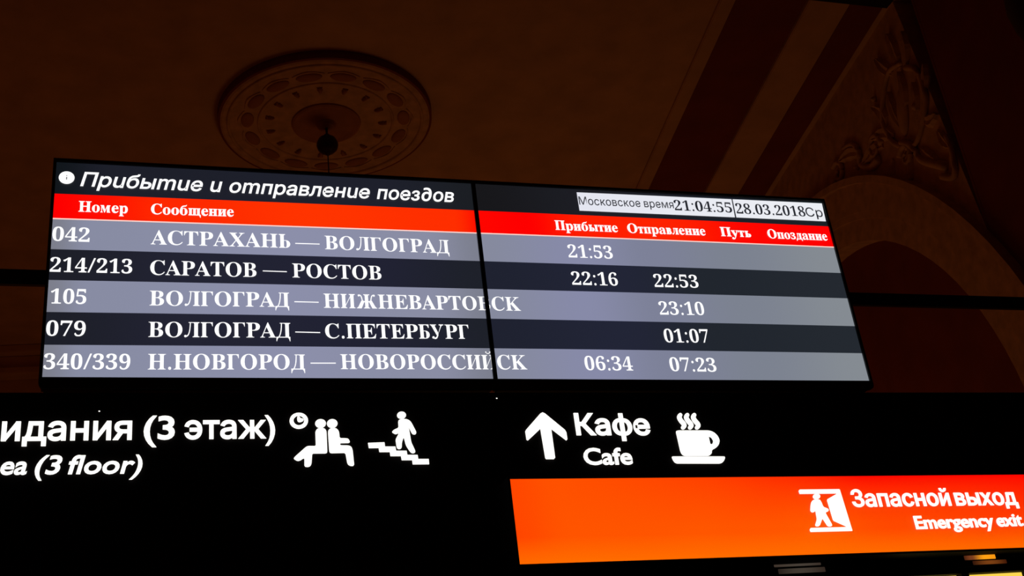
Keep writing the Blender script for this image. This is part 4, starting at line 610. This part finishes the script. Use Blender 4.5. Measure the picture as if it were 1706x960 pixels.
for row in """clock=2131 5872,2127 5846,2117 5822,2102 5800,2082 5782,2058 5769,2031 5761,2004 5758,1977 5761,1951 5770,1928 5784,1909 5802,1895 5824,1887 5848,1884 5873,1888 5899,1898 5923,1913 5945,1933 5963,1957 5976,1984 5985,2011 5987,2039 5984,2065 5976,2088 5962,2107 5943,2121 5921,2129 5897;2078 5875,2075 5860,2070 5846,2061 5833,2049 5823,2036 5815,2021 5810,2006 5808,1990 5810,1976 5815,1963 5823,1952 5834,1944 5847,1939 5861,1938 5876,1940 5891,1946 5905,1955 5918,1966 5929,1979 5937,1994 5942,2010 5943,2025 5941,2040 5936,2053 5928,2064 5917,2072 5905,2076 5890|1989 5928,1995 5936,2003 5939,2013 5936,2021 5928,2028 5914,2039 5907,2054 5906,2064 5901,2070 5892,2071 5883,2067 5872,2056 5863,2039 5856,2024 5852,2011 5852,2001 5857,1992 5866,1987 5884,1986 5911
seated=2368 5830,2365 5816,2360 5802,2350 5791,2338 5781,2324 5773,2309 5769,2293 5767,2277 5769,2262 5774,2248 5781,2237 5792,2229 5804,2224 5817,2223 5831,2225 5845,2231 5859,2240 5870,2252 5880,2266 5888,2282 5892,2298 5894,2314 5892,2329 5887,2343 5880,2354 5870,2362 5858,2367 5844|2525 5829,2522 5814,2516 5801,2507 5789,2495 5779,2481 5772,2466 5767,2450 5766,2434 5768,2419 5772,2406 5780,2395 5790,2387 5802,2382 5816,2381 5830,2383 5844,2389 5857,2398 5869,2410 5879,2424 5887,2440 5891,2456 5893,2472 5891,2487 5886,2500 5879,2511 5868,2519 5856,2523 5843|2225 5721,2232 5736,2242 5749,2255 5759,2272 5766,2292 5768,2312 5767,2332 5763,2347 5756,2358 5744,2366 5729,2370 5711,2371 5686,2369 5441,2366 5421,2358 5412,2341 5407,2182 5408,2167 5393,2156 5287,2152 5264,2145 5246,2132 5232,2113 5224,2093 5223,2070 5228,2060 5246,2063 5338,2049 5342,2021 5322,1997 5311,1977 5308,1955 5316,1932 5333,1925 5348,1935 5363,1951 5379,2077 5492,2095 5505,2110 5511,2131 5514,2206 5512,2220 5527,2221 5699|2391 5710,2394 5727,2403 5742,2416 5754,2432 5763,2453 5766,2473 5766,2493 5762,2510 5753,2523 5739,2533 5722,2538 5704,2541 5679,2542 5634,2557 5619,2618 5617,2639 5615,2651 5612,2662 5602,2671 5584,2676 5569,2675 5557,2661 5550,2558 5548,2544 5541,2544 5526,2558 5518,2639 5515,2663 5511,2682 5502,2696 5487,2704 5464,2709 5438,2718 5244,2708 5228,2688 5225,2668 5228,2648 5238,2636 5250,2630 5263,2625 5284,2611 5395,2595 5410,2431 5409,2411 5413,2401 5420,2395 5438,2390 5686
stairs=2922 5547,3147 5553,3151 5492,3293 5490,3299 5430,3443 5428,3449 5369,3591 5366,3595 5308,3740 5306,3740 5231,3514 5233,3510 5293,3366 5295,3361 5353,3216 5355,3212 5413,3069 5415,3063 5473,2929 5473
walker=3473 5942,3471 5930,3465 5918,3457 5908,3447 5900,3434 5893,3421 5890,3407 5888,3393 5890,3380 5894,3368 5900,3359 5909,3352 5919,3348 5931,3348 5943,3350 5955,3355 5966,3364 5976,3374 5985,3387 5991,3400 5995,3414 5996,3428 5995,3441 5991,3453 5984,3462 5976,3469 5965,3473 5954|3362 5865,3370 5874,3385 5881,3406 5885,3430 5887,3456 5887,3480 5883,3500 5874,3517 5862,3532 5845,3545 5823,3594 5707,3597 5687,3593 5672,3584 5663,3569 5660,3556 5662,3543 5669,3532 5686,3503 5758,3499 5756,3505 5694,3507 5663,3516 5563,3522 5534,3558 5437,3562 5417,3559 5403,3550 5395,3534 5391,3518 5392,3503 5400,3489 5416,3446 5493,3437 5521,3421 5610,3413 5611,3392 5559,3385 5529,3381 5484,3373 5465,3360 5456,3347 5453,3331 5455,3320 5462,3313 5475,3309 5496,3303 5579,3310 5607,3348 5672,3345 5680,3325 5670,3306 5668,3287 5677,3273 5686,3264 5697,3266 5710,3279 5723,3299 5736,3342 5755,3356 5777,3357 5845
cup=7565 5938,7561 5933,7553 5924,7542 5907,7535 5885,7536 5865,7540 5848,7546 5833,7553 5817,7562 5802,7572 5788,7581 5776,7587 5767,7590 5760,7592 5755,7592 5753,7593 5757,7595 5761,7593 5759,7587 5754,7581 5749,7569 5730,7569 5710,7582 5695,7603 5692,7623 5702,7628 5706,7637 5714,7650 5727,7660 5746,7663 5766,7661 5780,7657 5793,7651 5806,7643 5820,7633 5834,7624 5845,7617 5856,7613 5866,7609 5878,7606 5887,7606 5890,7605 5887,7607 5889,7612 5895,7617 5900,7626 5921,7622 5940,7606 5952,7585 5951|7678 5937,7674 5932,7665 5923,7654 5906,7647 5884,7648 5864,7652 5848,7658 5832,7665 5816,7674 5801,7684 5787,7693 5775,7699 5766,7702 5759,7704 5754,7704 5752,7705 5756,7707 5760,7705 5758,7699 5753,7694 5748,7681 5729,7681 5709,7694 5694,7715 5691,7736 5701,7740 5705,7749 5713,7762 5726,7773 5745,7776 5765,7774 5779,7770 5792,7764 5805,7755 5819,7745 5833,7736 5845,7730 5855,7725 5866,7721 5877,7719 5886,7718 5889,7718 5887,7720 5888,7725 5894,7730 5899,7739 5920,7735 5940,7719 5951,7697 5950|7791 5937,7787 5932,7778 5922,7767 5906,7760 5883,7761 5864,7765 5847,7770 5831,7777 5815,7787 5800,7797 5786,7806 5774,7812 5765,7815 5758,7816 5753,7817 5751,7818 5755,7820 5759,7818 5757,7812 5752,7806 5747,7793 5728,7793 5708,7806 5693,7827 5690,7848 5700,7853 5704,7862 5712,7875 5725,7885 5744,7888 5764,7887 5779,7883 5791,7877 5805,7868 5819,7858 5832,7849 5844,7843 5854,7838 5865,7834 5876,7832 5885,7831 5888,7831 5886,7833 5888,7838 5893,7843 5899,7852 5919,7848 5939,7832 5951,7810 5950|7478 5663,7482 5670,7493 5675,7510 5678,7536 5680,7985 5675,8020 5670,8054 5659,8084 5641,8110 5617,8129 5591,8141 5561,8147 5535,8146 5511,8139 5487,8127 5461,8107 5436,8081 5413,8050 5394,8013 5379,7991 5358,7984 5330,7969 5308,7946 5291,7918 5282,7556 5286,7530 5293,7512 5306,7499 5324,7492 5347,7487 5374,7476 5643;7984 5586,8028 5560,8046 5513,8033 5478,8004 5457,7987 5467|7339 5277,7349 5281,7371 5282,8151 5269,8172 5266,8180 5260,8180 5248,8173 5230,8160 5210,8140 5188,8119 5173,8096 5165,8068 5161,7410 5174,7385 5181,7366 5194,7353 5215,7338 5261
arrow=5457 5974,5491 5957,5760 5704,5775 5664,5776 5562,5759 5546,5555 5723,5556 5293,5536 5273,5422 5275,5410 5292,5393 5725,5188 5553,5168 5565,5165 5691,5181 5716,5421 5957
exit=4389 4603,4412 4622,5086 4620,5012 4551,4394 4552|4426 4029,4449 4057,5046 4057,5125 4040,5128 3993,4433 3994|5083 4618,5128 3993,5078 4023,5045 4056,5018 4072,4856 4147,4846 4170,4825 4453,4839 4476,5000 4546|4728 4512,4723 4502,4716 4492,4707 4484,4695 4477,4682 4472,4668 4468,4653 4468,4640 4469,4627 4472,4617 4478,4609 4485,4604 4494,4602 4504,4603 4514,4607 4524,4614 4533,4624 4542,4635 4549,4649 4554,4663 4558,4677 4559,4691 4557,4703 4554,4713 4548,4722 4541,4727 4532,4729 4522|4616 4470,4692 4471,4712 4458,4723 4431,4730 4403,4734 4375,4747 4356,4794 4337,4809 4327,4815 4315,4813 4302,4803 4289,4785 4280,4761 4276,4753 4262,4811 4104,4812 4086,4806 4073,4786 4066,4752 4067,4730 4078,4684 4175,4670 4174,4611 4087,4589 4073,4563 4071,4545 4075,4534 4085,4537 4102,4576 4168,4584 4193,4590 4296,4587 4302,4578 4288,4563 4280,4541 4276,4525 4281,4512 4294,4510 4314,4531 4380,4542 4405,4556 4430,4573 4449,4592 4463""".split('\n'):
    k, s = row.split('='); PIC[k] = [[[(a / 5000, b / 5000) for a, b in c] for c in l] for l in parse(s)]
def pic(k, ext=.003, off=0):
    v, f = fill(PIC[k], 1, off, ext); return v, f
def at_y(VF, y): return [(a, y + b, c) for a, b, c in VF[0]], VF[1]
for k, nm, lb in [('clock', 'clock_symbol', 'white clock symbol'), ('seated', 'seated_figures_symbol', 'white symbol of two seated figures back to back'), ('stairs', 'stairs_symbol', 'white descending steps symbol'), ('walker', 'walking_figure_symbol', 'white walking figure symbol'), ('arrow', 'arrow_symbol', 'white upward arrow'), ('cup', 'cup_symbol', 'white steaming cup and saucer symbol')]:
    S2(nm, at_y(pic(k, off=-.0002), YS), lb)
for x, z in [(0.9607, 1.2386), (-0.105, 1.2048)]:
    v, f = fill([[[(x + .0024 * math.cos(math.pi * k / 4), z + .0018 * math.sin(math.pi * k / 4)) for k in range(8)]]], 1)
    S2('pinhole', ([(a, YS - .0005, c) for a, b, c in v], f), 'pinpoint of light leaking through the panel')

# ================================================================== RED EMERGENCY EXIT SIGN (front turned slightly)
AX, AY, SL = .93, 2.93, .04
es = thing('exit_sign', 'bright orange-red backlit emergency exit sign below the cafe symbol', 'sign', (AX, AY, .72 + H0), math.atan(SL))
def L2(u, d, z): return (u, d, z - .72)      # local: u along, d back from the face, z above eye level
def loc(VF): return [L2(*v) for v in VF[0]], VF[1]
def exit_material():
    m = glow('exit_backlight', [(0, (255, 70, 0)), (.10, (255, 84, 0)), (.5, (255, 92, 0)), (.72, (255, 72, 0)), (1, (255, 56, 0))], 0, 1.65, noise=(2.2, (255, 78, 0), .5))
    nt = m.node_tree; b = nt.nodes['Principled BSDF']; src = b.inputs['Emission Color'].links[0].from_socket
    tc = nt.nodes.new('ShaderNodeTexCoord'); sp = nt.nodes.new('ShaderNodeSeparateXYZ'); nt.links.new(tc.outputs['Object'], sp.inputs[0])
    # tubes sit low in the box: the top strip far from them is redder, growing along the sign
    a = nt.nodes.new('ShaderNodeMapRange'); a.inputs[1].default_value = .10; a.inputs[2].default_value = .245; nt.links.new(sp.outputs['Z'], a.inputs[0])
    c = nt.nodes.new('ShaderNodeMapRange'); c.inputs[1].default_value = .1; c.inputs[2].default_value = 1.1; nt.links.new(sp.outputs['X'], c.inputs[0])
    mu = nt.nodes.new('ShaderNodeMath'); mu.operation = 'MULTIPLY'; nt.links.new(a.outputs[0], mu.inputs[0]); nt.links.new(c.outputs[0], mu.inputs[1])
    mx = nt.nodes.new('ShaderNodeMix'); mx.data_type = 'RGBA'; mx.inputs['B'].default_value = rgb(255, 4, 0)
    nt.links.new(mu.outputs[0], mx.inputs['Factor']); nt.links.new(src, mx.inputs['A'])
    # bottom strip right over the tubes
    d = nt.nodes.new('ShaderNodeMapRange'); d.inputs[1].default_value = .085; d.inputs[2].default_value = .02; d.inputs[4].default_value = .8; nt.links.new(sp.outputs['Z'], d.inputs[0])
    my = nt.nodes.new('ShaderNodeMix'); my.data_type = 'RGBA'; my.inputs['B'].default_value = rgb(255, 112, 0)
    nt.links.new(d.outputs[0], my.inputs['Factor']); nt.links.new(mx.outputs['Result'], my.inputs['A']); nt.links.new(my.outputs['Result'], b.inputs['Emission Color'])
    return m
M['exit'] = exit_material()
UW = 2.05
fr = []
u0, u1, z0, z1 = .006, UW, .7345, .9635
face_v = [(u0, 0, z0), (u1, 0, z0), (u1, 0, z1), (u0, 0, z1)]
obj('face', (loc((face_v, [(0, 1, 2, 3)]))), M['exit'], es, local=True, label='glowing orange-red face')
def hd(u): return (YS - .0005 - AY - SL * u) * .999
hv = []
for u, z in [(u0 - .006, z0 - .006), (u1 + .006, z0 - .006), (u1 + .006, z1 + .006), (u0 - .006, z1 + .006)]: hv += [(u, .002, z), (u, max(.01, hd(u)), z)]
hf = [(0, 2, 4, 6), (1, 7, 5, 3), (0, 1, 3, 2), (2, 3, 5, 4), (4, 5, 7, 6), (6, 7, 1, 0)]
obj('housing', loc((hv, hf)), M['panel'], es, local=True, label='black casing')
obj('rim', loc(join(box(u0 - .006, u1 + .006, -.004, .002, z0 - .006, z0), box(u0 - .006, u1 + .006, -.004, .002, z1, z1 + .006), box(u0 - .006, u0, -.004, .002, z0, z1), box(u1, u1 + .006, -.004, .002, z0, z1))), M['panel'], es, local=True, label='thin black rim')
M['exit_white'] = glow('exit_white_acrylic', [(0, (255, 250, 240))], strength=1.25)
obj('exit_symbol', loc(at_y(pic('exit', .003, -.0007), -.001)), M['exit_white'], es, local=True, label='white running figure and door symbol')
for VF in wordlist([('Запасной', 1.0488, 1.3936), ('выход', 1.4120, 1.6405)], 'sign', .8710, .8680, 1.05, 1.64, .0480, -.001, .021, 0, .003, .70):
    obj('lettering', loc(VF), M['exit_white'], es, local=True, label='white emergency exit lettering')
for VF in wordlist([('Emergency', 1.2456, 1.5288), ('exit', 1.5398, 1.6359)], 'sign', .8005, .8022, 1.24, 1.64, .0380, -.001, .024, 0, .003, .70):
    obj('lettering', loc(VF), M['exit_white'], es, local=True, label='smaller white lettering')

# ================================================================== BELOW THE SIGNS: PAINTED REFLECTIONS AND LIT WINDOW
def reflection_bar(name, label, spec):  # glowing bars painted in place of blurred reflections on the glossy fascia
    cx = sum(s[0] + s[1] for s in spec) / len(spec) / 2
    t = thing(name, label, 'reflection', (cx, YS - .004, .70 + H0))
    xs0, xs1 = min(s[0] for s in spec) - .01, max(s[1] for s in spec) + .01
    obj('reflection_backing', box(xs0, xs1, YS - .003, YS + .0005, spec[-1][2] - .004 + H0, spec[0][3] + .002 + H0), M['panel'], t)
    for a, b, c, d, m in spec: obj('reflection_bar', box(a, b, YS - .006, YS - .003, c + H0, d + H0, .001), m, t)
gm = glow('grey_reflection', [(0, (62, 50, 42)), (.5, (70, 62, 54)), (1, (52, 40, 34))], -.1, .1)
gm2 = glow('grey_reflection_lower', [(0, (30, 20, 16)), (.5, (66, 58, 50)), (1, (46, 34, 28))], -.1, .1)
am = glow('amber_reflection', [(0, (20, 4, 2)), (.25, (120, 60, 30)), (.55, (255, 160, 20)), (.8, (250, 150, 18)), (1, (60, 20, 4))], -.085, .075)
am2 = glow('amber_reflection_lower', [(0, (30, 10, 8)), (.5, (120, 62, 20)), (1, (50, 12, 6))], -.06, .09)
reflection_bar('painted_reflection', 'dim grey bars, a painted reflection at the bottom edge, below the exit figure symbol', [(1.720, 1.870, .722, .739, gm), (1.730, 1.880, .702, .716, gm2)])
reflection_bar('painted_reflection', 'glowing amber bars, a painted reflection below the emergency exit lettering', [(2.355, 2.465, .716, .737, am), (2.380, 2.500, .7005, .712, am2)])
wn = thing('lit_window', 'bright yellow lit window with dark frame at the bottom right corner of the photo', 'window', (2.6, YS, .30 + H0))
cols = [(2.130, 2.336), (2.362, 2.57), (2.596, 2.80), (2.826, 3.03)]
zt, zb2 = .679, .33
pane = glow('warm_lit_pane', [(0, (250, 236, 190)), (.1, (252, 228, 120)), (.3, (255, 215, 80)), (1, (255, 222, 90))], -.5, .5)
for a, b in cols: obj('pane', box(a - .005, b + .005, YS + .03, YS + .036, zb2 - .005 + H0, zt + .003 + H0), pane, wn, label='warm yellow lit pane')
obj('top_rail', box(2.09, 3.07, YS + .004, YS + .06, zt + H0, .699 + H0), M['panel'], wn)
obj('bottom_rail', box(2.09, 3.07, YS + .004, YS + .06, .30 + H0, zb2 + H0), M['panel'], wn)
for a, b in [(2.09, cols[0][0])] + [(cols[i][1], cols[i + 1][0]) for i in range(3)] + [(cols[3][1], 3.07)]:
    obj('mullion', box(a, b, YS + .004, YS + .06, zb2 + H0, zt + H0), M['panel'], wn)
structure(obj('wall_kiosk', box(-1.5, 4.2, YS + .065, YS + .19, 0, .699 + H0), M['panel']))
for o in bpy.data.objects:
    if '_m' in o: del o['_m']
